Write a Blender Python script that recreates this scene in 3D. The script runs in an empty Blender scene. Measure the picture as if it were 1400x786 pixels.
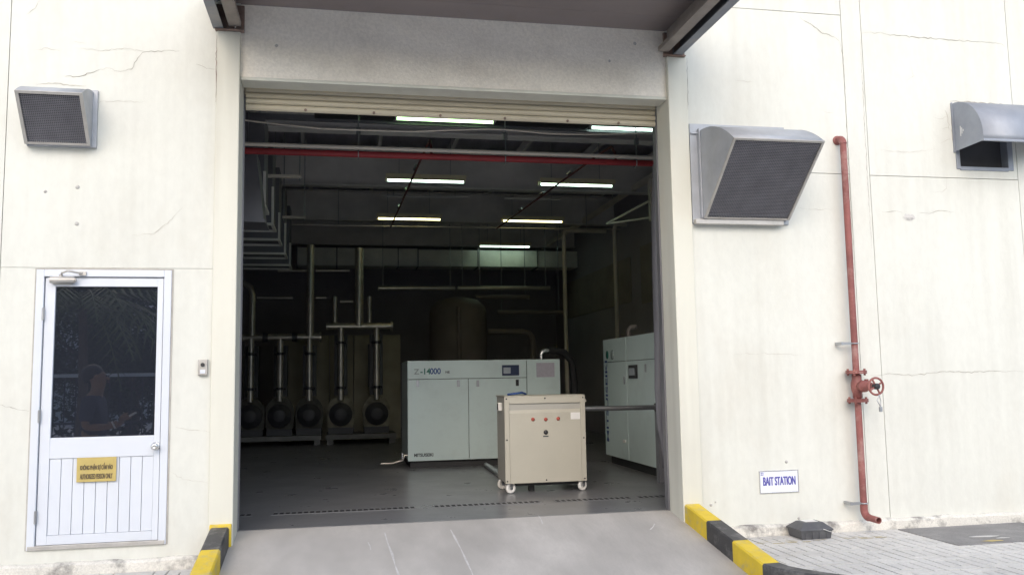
import bpy, bmesh, math, random
from mathutils import Vector, Matrix
random.seed(7)
S = bpy.context.scene
COL = S.collection
rad = math.radians

# ------------------------------------------------------------------ camera
FOC, IW, IH = 1193.9, 1400.0, 786.0
CAM = Vector((0.0, -7.4676, 1.234))
AX_R = Vector((0.98101, -0.19319, -0.01708)).normalized()
AX_F = Vector((0.19391, 0.97559, 0.10306)).normalized()
AX_U = AX_R.cross(AX_F).normalized()
AX_R = AX_F.cross(AX_U).normalized()
cd = bpy.data.cameras.new('camera')
cam = bpy.data.objects.new('camera', cd)
COL.objects.link(cam)
m = Matrix((AX_R, AX_U, -AX_F)).transposed().to_4x4()
m.translation = CAM
cam.matrix_world = m
cd.sensor_fit = 'HORIZONTAL'
cd.sensor_width = 36.0
cd.lens = FOC / IW * 36.0
cd.clip_start = 0.05
cd.clip_end = 3000
S.camera = cam

def ray(px, py):
    return AX_R * ((px - IW / 2) / FOC) + AX_U * (-(py - IH / 2) / FOC) + AX_F
def at_y(px, py, y):          # a photo pixel on the plane parallel to the wall at depth y
    r = ray(px, py); return CAM + r * ((y - CAM.y) / r.y)
def at_z(px, py, z):          # on a level plane
    r = ray(px, py); return CAM + r * ((z - CAM.z) / r.z)
def at_x(px, py, x):
    r = ray(px, py); return CAM + r * ((x - CAM.x) / r.x)

# ------------------------------------------------------------------ sky, sun, exposure
SUN_EL, SUN_AZ = rad(33), rad(200)      # azimuth clockwise from +y: behind the camera, to its right
w = bpy.data.worlds.new('World'); S.world = w; w.use_nodes = True
nt = w.node_tree
bg = nt.nodes['Background']
sky = nt.nodes.new('ShaderNodeTexSky'); sky.sky_type = 'NISHITA'; sky.sun_disc = False
sky.sun_elevation = SUN_EL; sky.sun_rotation = SUN_AZ
sky.dust_density = 2.2; sky.air_density = 1.0; sky.ozone_density = 1.0
nt.links.new(sky.outputs[0], bg.inputs[0]); bg.inputs[1].default_value = 0.15
sl = bpy.data.lights.new('sun', 'SUN'); sl.energy = 0.5; sl.angle = rad(45); sl.color = (1.0, 0.975, 0.93)
so = bpy.data.objects.new('sun', sl); COL.objects.link(so)
sd = Vector((math.sin(SUN_AZ) * math.cos(SUN_EL) * -1.0, math.cos(SUN_AZ) * math.cos(SUN_EL), math.sin(SUN_EL)))
so.rotation_euler = sd.to_track_quat('Z', 'Y').to_euler()
so.location = sd * 30
S.view_settings.view_transform = 'Standard'; S.view_settings.look = 'None'
S.view_settings.gamma = 1.0; S.view_settings.use_curve_mapping = False
S.view_settings.exposure = 0.92

# ------------------------------------------------------------------ materials
MATS = {}
def mat(name, col, rough=0.6, metal=0.0, var=0.15, scale=3.0, bump=0.0, bscale=60.0, dirt=None, dirt_amt=0.0,
        dirt_scale=1.2, spec=0.5, coat=0.0, stretch=(1, 1, 1), fine=0.0, rvar=0.0, streak=0.0, dlo=.5, dhi=.78):
    if name in MATS: return MATS[name]
    M = bpy.data.materials.new(name); M.use_nodes = True; MATS[name] = M
    n = M.node_tree.nodes; L = M.node_tree.links
    b = n['Principled BSDF']
    b.inputs['Roughness'].default_value = rough; b.inputs['Metallic'].default_value = metal
    b.inputs['Specular IOR Level'].default_value = spec; b.inputs['Coat Weight'].default_value = coat
    g = n.new('ShaderNodeNewGeometry')
    mp = n.new('ShaderNodeMapping'); mp.inputs['Scale'].default_value = stretch
    L.new(g.outputs['Position'], mp.inputs['Vector'])
    def noise(sc, det=6, rgh=0.6):
        t = n.new('ShaderNodeTexNoise'); t.inputs['Scale'].default_value = sc
        t.inputs['Detail'].default_value = det; t.inputs['Roughness'].default_value = rgh
        L.new(mp.outputs[0], t.inputs['Vector']); return t
    def mixc(fac, a, bcol):
        x = n.new('ShaderNodeMix'); x.data_type = 'RGBA'
        if fac is not None: L.new(fac, x.inputs[0])
        for s, v in ((6, a), (7, bcol)):
            if isinstance(v, tuple): x.inputs[s].default_value = v if len(v) == 4 else v + (1,)
            else: L.new(v, x.inputs[s])
        return x.outputs[2]
    t1 = noise(scale)
    r1 = n.new('ShaderNodeMapRange'); r1.inputs[1].default_value = 0.3; r1.inputs[2].default_value = 0.7
    L.new(t1.outputs[0], r1.inputs[0])
    lo = tuple(c * (1 - var) for c in col); hi = tuple(min(1, c * (1 + var * 0.6)) for c in col)
    c = mixc(r1.outputs[0], lo, hi)
    if fine:
        t3 = noise(scale * 25, 3)
        r3 = n.new('ShaderNodeMapRange'); r3.inputs[1].default_value = 0.35; r3.inputs[2].default_value = 0.65
        r3.inputs[3].default_value = 1 - fine; r3.inputs[4].default_value = 1 + fine * 0.5
        L.new(t3.outputs[0], r3.inputs[0])
        mm = n.new('ShaderNodeVectorMath'); mm.operation = 'SCALE'
        L.new(c, mm.inputs[0]); L.new(r3.outputs[0], mm.inputs[3]); c = mm.outputs[0]
    if dirt:
        t2 = noise(dirt_scale, 9, 0.68)
        r2 = n.new('ShaderNodeMapRange'); r2.inputs[1].default_value = dlo; r2.inputs[2].default_value = dhi
        r2.inputs[4].default_value = dirt_amt
        L.new(t2.outputs[0], r2.inputs[0])
        c = mixc(r2.outputs[0], c, dirt)
    if streak:                                  # rain streaks: narrow, long in z
        m3 = n.new('ShaderNodeMapping'); m3.inputs['Scale'].default_value = (7, 7, .35); L.new(g.outputs['Position'], m3.inputs['Vector'])
        t4 = n.new('ShaderNodeTexNoise'); t4.inputs['Scale'].default_value = 1.0; t4.inputs['Detail'].default_value = 7; L.new(m3.outputs[0], t4.inputs['Vector'])
        t5 = n.new('ShaderNodeTexNoise'); t5.inputs['Scale'].default_value = .55; t5.inputs['Detail'].default_value = 4; L.new(g.outputs['Position'], t5.inputs['Vector'])
        mu = n.new('ShaderNodeMath'); mu.operation = 'MULTIPLY'; L.new(t4.outputs[0], mu.inputs[0]); L.new(t5.outputs[0], mu.inputs[1])
        r6 = n.new('ShaderNodeMapRange'); r6.inputs[1].default_value = .22; r6.inputs[2].default_value = .42; r6.inputs[4].default_value = streak
        L.new(mu.outputs[0], r6.inputs[0]); c = mixc(r6.outputs[0], c, (.40, .385, .33))
    L.new(c, b.inputs['Base Color'])
    if rvar:
        rr = n.new('ShaderNodeMapRange'); rr.inputs[3].default_value = max(0, rough - rvar); rr.inputs[4].default_value = min(1, rough + rvar)
        L.new(noise(scale * 2.3).outputs[0], rr.inputs[0]); L.new(rr.outputs[0], b.inputs['Roughness'])
    if bump:
        tb = noise(bscale, 4)
        bp = n.new('ShaderNodeBump'); bp.inputs['Strength'].default_value = bump; bp.inputs['Distance'].default_value = 0.004
        L.new(tb.outputs[0], bp.inputs['Height']); L.new(bp.outputs[0], b.inputs['Normal'])
    return M
def emis(name, col, s):
    M = bpy.data.materials.new(name); M.use_nodes = True
    n = M.node_tree.nodes; b = n['Principled BSDF']
    b.inputs['Base Color'].default_value = (.8, .8, .8, 1)
    b.inputs['Emission Color'].default_value = col + (1,); b.inputs['Emission Strength'].default_value = s
    return M

M_wall = mat('wall_paint', (.675, .682, .628), .75, var=.05, scale=.7, bump=.25, bscale=45, dirt=(.50, .455, .37), dirt_amt=.35, dirt_scale=.9, fine=.03, stretch=(1, 1, .55), streak=.20)
M_col = mat('column_paint', (.67, .665, .585), .7, var=.05, scale=1.3, bump=.2, bscale=50, dirt=(.55, .48, .38), dirt_amt=.3, dirt_scale=1.6, stretch=(1, 1, .5), streak=.3)
M_stucco = mat('stucco', (.88, .83, .74), .9, var=.06, scale=1.5, bump=.9, bscale=55, dirt=(.60, .55, .48), dirt_amt=.5, dirt_scale=2.2, fine=.08)
M_plinth = mat('plinth', (.70, .68, .62), .85, var=.12, scale=3, bump=.6, bscale=30, dirt=(.20, .19, .18), dirt_amt=.95, dirt_scale=4.5, fine=.12, dlo=.50, dhi=.66)
M_joint = mat('joint', (.44, .42, .385), .95, var=.2, scale=8)
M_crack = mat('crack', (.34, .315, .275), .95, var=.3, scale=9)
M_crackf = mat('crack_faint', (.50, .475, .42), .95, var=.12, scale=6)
M_ramp = mat('ramp_concrete', (.485, .465, .435), .85, var=.14, scale=.9, bump=.2, bscale=90, dirt=(.31, .295, .275), dirt_amt=.7, dirt_scale=1.4, fine=.06, stretch=(1, .45, 1), dlo=.44, dhi=.68)
M_scr = mat('chalk_scratch', (.58, .575, .565), .9, var=.2, scale=20)
M_road = mat('yard_concrete', (.55, .54, .52), .9, var=.2, scale=.6, bump=.5, bscale=120, fine=.2)
M_floor = mat('sealed_floor', (.225, .228, .24), .30, var=.2, scale=1.2, dirt=(.135, .135, .145), dirt_amt=.65, dirt_scale=1.1, spec=.6, fine=.10, rvar=.09, dlo=.40, dhi=.66)
M_tile = mat('pavement_tile', (.61, .60, .575), .85, var=.12, scale=2.2, bump=.3, bscale=90, dirt=(.40, .385, .36), dirt_amt=.7, dirt_scale=1.5, fine=.08)
M_grout = mat('grout', (.20, .198, .19), .95, var=.2, scale=6)
M_slab = mat('dark_slab', (.25, .245, .24), .85, var=.18, scale=3, bump=.5, bscale=60, dirt=(.36, .35, .33), dirt_amt=.6, dirt_scale=3, fine=.15)
M_yel = mat('yellow_paint', (.74, .54, .04), .65, var=.14, scale=4, bump=.4, bscale=40, dirt=(.42, .38, .27), dirt_amt=.9, dirt_scale=6, dlo=.52, dhi=.72, fine=.05)
M_blk = mat('black_paint', (.055, .055, .058), .55, var=.2, scale=4, bump=.2, bscale=40, dirt=(.26, .255, .245), dirt_amt=.8, dirt_scale=6, fine=.1, dlo=.5, dhi=.75)
M_alu = mat('painted_aluminium', (.64, .675, .735), .4, var=.04, scale=2, dirt=(.6, .6, .58), dirt_amt=.25, dirt_scale=3)
M_galv = mat('galvanised', (.42, .44, .475), .58, metal=.35, var=.14, scale=5, dirt=(.40, .40, .39), dirt_amt=.5, dirt_scale=3, rvar=.12)
M_galvd = mat('galvanised_frame', (.50, .485, .46), .5, metal=.5, var=.15, scale=7, dirt=(.3, .27, .23), dirt_amt=.5, dirt_scale=6)
M_steel = mat('dull_steel', (.42, .43, .45), .35, metal=.9, var=.12, scale=7, rvar=.1)
M_zinc = mat('bright_steel', (.70, .70, .70), .25, metal=.9, var=.1, scale=9)
M_mesh = mat('mesh_dark', (.20, .20, .225), .6, metal=.3, var=.2, scale=6)
M_hollow = mat('hollow_shade', (.06, .06, .065), .8, var=.2, scale=4)  # near-black stands in for shade inside hoods, wall opening and pipe outlet
M_canopy = mat('canopy_sheet', (.25, .215, .21), .6, var=.12, scale=1.3, dirt=(.17, .14, .125), dirt_amt=.6, dirt_scale=1.8, metal=.1)
M_beam = mat('canopy_beam', (.22, .235, .265), .5, metal=.45, var=.15, scale=4, dirt=(.38, .33, .28), dirt_amt=.7, dirt_scale=3)
M_rust = mat('rusty_plate', (.22, .15, .12), .8, var=.3, scale=10, dirt=(.3, .27, .25), dirt_amt=.6, dirt_scale=8)
M_shut = mat('shutter_slat', (.53, .475, .36), .5, var=.08, scale=2, dirt=(.36, .31, .22), dirt_amt=.6, dirt_scale=3, stretch=(.5, 1, 4))
M_red = mat('red_pipe', (.27, .095, .086), .7, var=.3, scale=2.2, bump=.15, bscale=60, dirt=(.47, .31, .28), dirt_amt=.9, dirt_scale=5, fine=.08)
M_redd = mat('red_valve', (.25, .085, .075), .5, var=.2, scale=9, dirt=(.48, .22, .18), dirt_amt=.6, dirt_scale=9)
M_redin = mat('indoor_red', (.34, .035, .04), .5, var=.2, scale=5)
M_darkp = mat('black_plastic', (.03, .03, .033), .5, var=.2, scale=9)
M_bait = mat('bait_plastic', (.085, .087, .095), .5, var=.15, scale=12, dirt=(.2, .2, .19), dirt_amt=.4, dirt_scale=9)
M_comp = mat('machine_enamel', (.62, .735, .72), .35, var=.05, scale=1.2, dirt=(.40, .46, .45), dirt_amt=.4, dirt_scale=2)
M_base = mat('machine_base', (.03, .03, .032), .6, var=.2, scale=4)
M_cart = mat('cart_enamel', (.45, .43, .36), .45, var=.05, scale=2, dirt=(.38, .35, .28), dirt_amt=.4, dirt_scale=3)
M_cartS = mat('cart_side', (.40, .39, .35), .45, var=.08, scale=3, dirt=(.28, .27, .24), dirt_amt=.5, dirt_scale=3)
M_seam = mat('panel_seam', (.10, .12, .12), .7, var=.1)
M_white = mat('white_plastic', (.74, .73, .70), .5, var=.06, scale=6)
M_blue = mat('sign_blue', (.09, .085, .36), .5, var=.08, scale=30)
M_signw = mat('sign_white', (.76, .79, .86), .4, var=.03, scale=9)
M_signy = mat('sign_yellow', (.50, .39, .13), .5, var=.10, scale=12, dirt=(.45, .35, .16), dirt_amt=.5, dirt_scale=14)
M_signb = mat('sign_ink', (.12, .09, .045), .6, var=.1, scale=20)
M_ink = mat('ink_dark', (.03, .04, .05), .6, var=.1)
M_green = mat('ink_green', (.03, .17, .13), .5, var=.1)
M_inkblue = mat('ink_blue', (.03, .08, .26), .5, var=.1)
M_grey = mat('ink_grey', (.30, .36, .36), .5, var=.1)
M_btn = mat('red_button', (.42, .085, .06), .4, var=.1)
M_screen = mat('screen_bezel', (.03, .045, .10), .3, var=.1)
M_lcd = mat('screen_panel', (.42, .46, .50), .25, var=.12, scale=20)
M_pink = mat('notice_paper', (.46, .44, .50), .6, var=.08, scale=30)
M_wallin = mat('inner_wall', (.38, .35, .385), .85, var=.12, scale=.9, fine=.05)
M_ceil = mat('roof_deck', (.54, .52, .60), .8, var=.2, scale=1.0, stretch=(6, 1, 1))
M_bmin = mat('inner_beam', (.72, .70, .67), .7, var=.15, scale=2)
M_lagg = mat('pipe_cladding', (.66, .62, .55), .32, metal=.7, var=.15, scale=5)
M_duct = mat('duct_sheet', (.84, .84, .77), .5, metal=.0, var=.14, scale=2.5, fine=.05)
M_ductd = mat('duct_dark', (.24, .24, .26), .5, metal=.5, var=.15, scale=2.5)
M_pumpd = mat('pump_iron', (.065, .065, .075), .5, var=.2, scale=6)
M_beige = mat('beige_panel', (.34, .31, .235), .7, var=.2, scale=2.5)
M_tank = mat('tank_paint', (.24, .205, .19), .6, var=.15, scale=2)
M_cond = mat('conduit', (.74, .68, .58), .5, var=.1, scale=3)
M_rubber = mat('rubber', (.02, .02, .022), .7, var=.2)
M_skid = mat('skid_paint', (.20, .20, .195), .6, var=.2, scale=4)
M_plastic_sheet = mat('strip_curtain', (.115, .115, .13), .45, var=.2, scale=3, stretch=(6, 1, 1))
M_patch = mat('bare_plaster', (.47, .46, .44), .95, var=.3, scale=25, bump=.8, bscale=60)
M_bark = mat('bark', (.12, .09, .065), .95, var=.3, scale=9, bump=.8, bscale=30)
M_leaf = mat('leaf', (.045, .085, .022), .6, var=.5, scale=1.7, fine=.3)
M_palm = mat('palm_leaf', (.13, .17, .045), .55, var=.4, scale=2.5)
M_fence = mat('fence_paint', (.70, .70, .68), .6, var=.1)
M_bar = mat('fence_bar', (.04, .04, .045), .5, var=.2)
M_hedge = mat('hedge_leaf', (.03, .06, .018), .7, var=.4, scale=3)
M_skin = mat('skin', (.28, .16, .10), .55, var=.06, scale=12)
M_shirt = mat('navy_shirt', (.025, .03, .06), .85, var=.15, scale=9)
M_trous = mat('grey_trousers', (.05, .052, .06), .85, var=.15, scale=9)
M_hair = mat('hair', (.012, .01, .009), .6, var=.2, scale=40)
M_pave2 = mat('far_pavement', (.50, .495, .48), .9, var=.15, scale=1.0, fine=.1)
E_g = emis('tube_green', (.58, 1.0, .46), 3.4)
E_w = emis('tube_white', (.70, 1.0, .84), 3.4)
E_y = emis('tube_yellow', (1.0, .93, .46), 3.0)

# glass: tinted, with a mirror film
M_glass = bpy.data.materials.new('tinted_glass'); M_glass.use_nodes = True
n = M_glass.node_tree.nodes; L = M_glass.node_tree.links
n.remove(n['Principled BSDF'])
fr = n.new('ShaderNodeFresnel'); fr.inputs[0].default_value = 2.1
gl = n.new('ShaderNodeBsdfGlossy'); gl.inputs['Roughness'].default_value = 0.0; gl.inputs['Color'].default_value = (.9, .93, 1, 1)
tr = n.new('ShaderNodeBsdfTransparent'); tr.inputs['Color'].default_value = (.16, .17, .2, 1)
mx = n.new('ShaderNodeMixShader')
L.new(fr.outputs[0], mx.inputs[0]); L.new(tr.outputs[0], mx.inputs[1]); L.new(gl.outputs[0], mx.inputs[2])
df = n.new('ShaderNodeBsdfDiffuse'); df.inputs['Color'].default_value = (.52, .60, .82, 1)
m2 = n.new('ShaderNodeMixShader'); m2.inputs[0].default_value = .030          # a film of dust
L.new(mx.outputs[0], m2.inputs[1]); L.new(df.outputs[0], m2.inputs[2])
L.new(m2.outputs[0], n['Material Output'].inputs[0])

# ------------------------------------------------------------------ mesh builder
class MB:
    def __init__(s): s.v = []; s.f = []; s.sm = []
    def add(s, vs, fs, smooth=False):
        o = len(s.v); s.v += [tuple(v) for v in vs]
        for f in fs: s.f.append(tuple(i + o for i in f)); s.sm.append(smooth)
        return s
    def box(s, x0, x1, y0, y1, z0, z1):
        return s.hexa([(x0, y0, z0), (x1, y0, z0), (x1, y1, z0), (x0, y1, z0), (x0, y0, z1), (x1, y0, z1), (x1, y1, z1), (x0, y1, z1)])
    def hexa(s, p):
        return s.add(p, [(0, 3, 2, 1), (4, 5, 6, 7), (0, 1, 5, 4), (1, 2, 6, 5), (2, 3, 7, 6), (3, 0, 4, 7)])
    def cyl(s, p0, p1, r, n=16, r1=None, caps=True):
        p0, p1 = Vector(p0), Vector(p1); r1 = r if r1 is None else r1
        d = (p1 - p0).normalized(); u = d.orthogonal().normalized(); v = d.cross(u)
        vs = []
        for p, q in ((p0, r), (p1, r1)):
            for i in range(n):
                a = 2 * math.pi * i / n; vs.append(p + (u * math.cos(a) + v * math.sin(a)) * q)
        s.add(vs, [(i, (i + 1) % n, n + (i + 1) % n, n + i) for i in range(n)], True)
        if caps: s.add(vs, [tuple(range(n - 1, -1, -1)), tuple(range(n, 2 * n))])
        return s
    def tube(s, path, r, n=12, caps=True):
        P = [Vector(p) for p in path]; N = len(P)
        vs = []; u = None
        for i in range(N):
            t = (P[min(i + 1, N - 1)] - P[max(i - 1, 0)]).normalized()
            if u is None: u = t.orthogonal().normalized()
            else: u = (u - t * u.dot(t)).normalized()
            v = t.cross(u); q = r[i] if isinstance(r, (list, tuple)) else r
            for k in range(n):
                a = 2 * math.pi * k / n; vs.append(P[i] + (u * math.cos(a) + v * math.sin(a)) * q)
        fs = [(i * n + k, i * n + (k + 1) % n, (i + 1) * n + (k + 1) % n, (i + 1) * n + k) for i in range(N - 1) for k in range(n)]
        s.add(vs, fs, True)
        if caps: s.add(vs, [tuple(range(n - 1, -1, -1)), tuple(range((N - 1) * n, N * n))])
        return s
    def prism(s, prof, o, u, v, d, smooth_side=False):     # profile (a,b) in plane u,v from o, extruded by vector d
        o, u, v, d = Vector(o), Vector(u), Vector(v), Vector(d); n = len(prof)
        a = [o + u * p[0] + v * p[1] for p in prof]; vs = a + [q + d for q in a]
        s.add(vs, [(i, (i + 1) % n, n + (i + 1) % n, n + i) for i in range(n)], smooth_side)
        s.add(vs, [tuple(range(n - 1, -1, -1)), tuple(range(n, 2 * n))]); return s
    def torus(s, c, ax, R, r, N=28, n=8):
        c, ax = Vector(c), Vector(ax).normalized(); u = ax.orthogonal().normalized(); v = ax.cross(u); vs = []
        for i in range(N):
            a = 2 * math.pi * i / N; e = u * math.cos(a) + v * math.sin(a)
            for k in range(n):
                b = 2 * math.pi * k / n; vs.append(c + e * (R + r * math.cos(b)) + ax * (r * math.sin(b)))
        return s.add(vs, [(i * n + k, ((i + 1) % N) * n + k, ((i + 1) % N) * n + (k + 1) % n, i * n + (k + 1) % n) for i in range(N) for k in range(n)], True)
    def lathe(s, c, ax, prof, n=24):                       # prof: (radius, along)
        c, ax = Vector(c), Vector(ax).normalized(); u = ax.orthogonal().normalized(); v = ax.cross(u); vs = []
        for (r, h) in prof:
            for k in range(n):
                a = 2 * math.pi * k / n; vs.append(c + ax * h + (u * math.cos(a) + v * math.sin(a)) * max(r, 1e-4))
        return s.add(vs, [(i * n + k, i * n + (k + 1) % n, (i + 1) * n + (k + 1) % n, (i + 1) * n + k) for i in range(len(prof) - 1) for k in range(n)], True)
    def mesh(s, name):
        me = bpy.data.meshes.new(name); me.from_pydata(s.v, [], s.f); me.update()
        bm = bmesh.new(); bm.from_mesh(me); bmesh.ops.recalc_face_normals(bm, faces=bm.faces); bm.to_mesh(me); bm.free()
        for p, q in zip(me.polygons, s.sm): p.use_smooth = q
        return me
    def build(s, name, M, parent=None, bevel=0.0, seg=2):
        me = s.mesh(name); me.materials.append(M)
        return link(name, me, parent, bevel, seg)
def link(name, me, parent=None, bevel=0.0, seg=2):
    o = bpy.data.objects.new(name, me); COL.objects.link(o)
    if parent is not None:
        o.parent = parent; o.matrix_parent_inverse = Matrix.Translation(-PW(parent))
    if bevel:
        b = o.modifiers.new('bevel', 'BEVEL'); b.width = bevel; b.segments = seg; b.limit_method = 'ANGLE'; b.angle_limit = rad(40)
    return o
def PW(o):
    p = Vector((0, 0, 0))
    while o is not None:
        p += o.location + o.matrix_parent_inverse.translation; o = o.parent
    return p
def tag(o, label=None, cat=None, group=None, kind=None):
    if label: o['label'] = label
    if cat: o['category'] = cat
    if group: o['group'] = group
    if kind: o['kind'] = kind
    return o
def thing(name, loc, label, cat, group=None):
    o = bpy.data.objects.new(name, None); o.location = loc; o.empty_display_size = .1; COL.objects.link(o)
    return tag(o, label, cat, group)
def arc(c, a0, a1, r, n, f):
    return [f(c[0] + r * math.cos(a0 + (a1 - a0) * i / n), c[1] + r * math.sin(a0 + (a1 - a0) * i / n)) for i in range(n + 1)]
def lerp(a, b, t): return a + (b - a) * t
def text(name, s, M, parent, loc, size, rot=(math.pi / 2, 0, 0), sx=1.0, align='LEFT', bold=0.0, ext=0.0006, fit=None, heavy=0.0):
    cu = bpy.data.curves.new(name, 'FONT'); cu.body = s; cu.size = size; cu.align_x = align; cu.extrude = ext; cu.offset = bold
    tmp = bpy.data.objects.new('tmp', cu); COL.objects.link(tmp)
    dg = bpy.context.evaluated_depsgraph_get(); dg.update()
    me = bpy.data.meshes.new_from_object(tmp.evaluated_get(dg))
    bpy.data.objects.remove(tmp)
    if fit:
        xs_ = [v.co.x for v in me.vertices]; ys_ = [v.co.y for v in me.vertices]
        me.transform(Matrix.Translation((-fit[0] / 2, 0, 0)) @ Matrix.Diagonal((fit[0] / (max(xs_) - min(xs_)), fit[1] / (max(ys_) - min(ys_)), 1, 1)) @ Matrix.Translation((-min(xs_), -min(ys_), 0)))
        sx = 1.0
    me.transform(Matrix.Translation(loc) @ Matrix.Rotation(rot[2], 4, 'Z') @ Matrix.Rotation(rot[0], 4, 'X') @ Matrix.Diagonal((sx, 1, 1, 1)))
    if heavy:
        b_ = bmesh.new(); b_.from_mesh(me); src = list(b_.verts) + list(b_.edges) + list(b_.faces)
        for q_, dx_ in enumerate((-heavy, -heavy / 2, heavy / 2, heavy)):
            r_ = bmesh.ops.duplicate(b_, geom=src); bmesh.ops.translate(b_, vec=(dx_, -.0003 * (q_ + 1), 0), verts=[e_ for e_ in r_['geom'] if isinstance(e_, bmesh.types.BMVert)])
        b_.to_mesh(me); b_.free()
    me.materials.clear(); me.materials.append(M)
    return link(name, me, parent)

# ================================================================== SETTING
Z_PAVE, Z_ROAD = -0.21, -0.36
OX0, OX1, OZ = -0.83, 2.99, 3.785        # the doorway opening
CREST = 0.30
HX0, HX1, HY1, HZ = -3.6, 5.7, 15.2, 5.3 # the hall
# road: one sheet to the horizon
tag(MB().add([(-600, -900, Z_ROAD), (600, -900, Z_ROAD), (600, .25, Z_ROAD), (-600, .25, Z_ROAD)], [(0, 1, 2, 3)]).build('road', M_road), kind='structure')
# hall floor
fl = MB().box(HX0 - .1, HX1 + .1, CREST + .05, HY1 + .1, -.3, 0).build('floor', M_floor); tag(fl, kind='structure')
# ramp: apron strip at the crest, then a slope down to the road
SL = 0.165
def ramp_z(y): return 0.0 if y > CREST else max(Z_ROAD + .004, -SL * (CREST - y) * (1.0 if y < CREST - .2 else 1.0))
rp = MB(); ys = [CREST + .05, CREST, 0.0, -.6, -1.2, CREST - (-Z_ROAD) / SL + .03]
nx = 12; vs = []; fs = []
for j, y in enumerate(ys):
    for i in range(nx + 1):
        vs.append((lerp(OX0 - .06, OX1 + .06, i / nx), y, (-.002 if y > CREST else ramp_z(y))))
for j in range(len(ys) - 1):
    for i in range(nx): fs.append((j * (nx + 1) + i, j * (nx + 1) + i + 1, (j + 1) * (nx + 1) + i + 1, (j + 1) * (nx + 1) + i))
rp.add(vs, fs); ramp = rp.build('ramp', M_ramp); tag(ramp, kind='structure')
def ramp_mark(name, pts, w):
    W3 = []
    for (px, py) in pts:                       # photo pixel -> point on the slope
        r = ray(px, py); t = 0.0
        # plane z = -SL*(CREST-y)
        t = (-SL * CREST + SL * CAM.y - CAM.z) / (r.z - SL * r.y)
        W3.append(CAM + r * t)
    b = MB(); vs = []
    for i, p in enumerate(W3):
        ww = w * random.uniform(.3, 1.6)
        vs += [(p.x - ww, p.y, p.z + .003), (p.x + ww, p.y, p.z + .003)]
    b.add(vs, [(2 * i, 2 * i + 1, 2 * i + 3, 2 * i + 2) for i in range(len(W3) - 1)])
    return b.build(name, M_scr, ramp)
ramp_mark('scratch_mark', [(526, 728), (530, 742), (536, 757), (540, 772), (545, 786), (550, 800)], .009)
ramp_mark('scratch_mark', [(616, 724), (622, 735), (630, 750), (637, 765), (645, 782), (652, 800)], .010)
for (a, b_, c_) in (((503, 741), (507, 752), .004), ((735, 703), (742, 716), .004), ((895, 716), (889, 724), .006)):
    ramp_mark('scratch_mark', [a, ((a[0] + b_[0]) / 2 + 1, (a[1] + b_[1]) / 2), b_], c_)

# pavements with patterned tiles
TS = 0.40
tile_src = MB()
g = .006
def bar(x0, x1, y0, y1):
    # top and four sides
    X0, X1, Y0, Y1 = x0 + g, x1 - g, y0 + g, y1 - g
    tile_src.add([(X0, Y0, 0), (X1, Y0, 0), (X1, Y1, 0), (X0, Y1, 0), (X0, Y0, .012), (X1, Y0, .012), (X1, Y1, .012), (X0, Y1, .012)],
                 [(4, 5, 6, 7), (0, 1, 5, 4), (1, 2, 6, 5), (2, 3, 7, 6), (3, 0, 4, 7)])
bar(0, .3, 0, .1); bar(.3, .4, 0, .3); bar(.1, .4, .3, .4); bar(0, .1, .1, .4)
bar(.1, .2, .1, .3); bar(.2, .3, .1, .3)
tile_me = tile_src.mesh('tile'); tile_me.materials.append(M_tile)
def pavement(x0, x1, y0, y1, skip, tx0, tx1, ty0):
    b = MB().box(x0, x1, y0, y1, Z_ROAD - .05, Z_PAVE - .010)
    p = b.build('pavement', M_grout); tag(p, kind='structure')
    X = tx0
    while X < tx1 - .05:
        Y = y1 - TS
        while Y > ty0:
            if not skip(X + TS / 2, Y + TS / 2):
                o = link('tile', tile_me, p); o.location = (X, Y, Z_PAVE - .012 + random.uniform(-.0012, .0012))
                k = random.choice((0, 0, 2))
                if k: o.rotation_euler.z = math.pi; o.location.x += TS; o.location.y += TS
            Y -= TS
        X += TS
    return p
SLAB = (5.03, 6.35, -.93, -.09)
pr = pavement(3.14, 12.0, -2.05, -.06, lambda x, y: SLAB[0] < x < SLAB[1] and y > SLAB[2], 3.15, 8.35, -2.1)
pl = pavement(-9.0, -.995, -2.05, -.06, lambda x, y: False, -.995 - 8 * TS, -.996, -2.1)
for (x0, x1) in ((8.36, 12.0), (-9.0, -4.2)):
    tag(MB().box(x0, x1, -2.04, -.07, Z_PAVE - .03, Z_PAVE).build('pavement', M_pave2), kind='structure')
s_ = thing('cover_slab', (5.7, -.5, Z_PAVE), 'dark grey concrete cover slab let into the patterned pavement', 'cover slab')
MB().box(SLAB[0] + .01, SLAB[1] - .01, SLAB[2] + .03, SLAB[3], Z_PAVE - .02, Z_PAVE + .006).build('slab', M_slab, s_, .004)
for (px, py, sx, sy) in ((1345, 734, .16, .05), (1358, 740, .12, .04), (1372, 736, .08, .03)):
    p = at_z(px, py, Z_PAVE); b = MB(); k = 9
    b.add([(p.x + sx * math.cos(6.283 * i / k) * random.uniform(.5, 1), p.y + sy * math.sin(6.283 * i / k) * random.uniform(.5, 1), Z_PAVE + .009) for i in range(k)], [tuple(range(k))])
    b.build('paint_spot', M_signy if px == 1358 else M_tile, s_)

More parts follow.
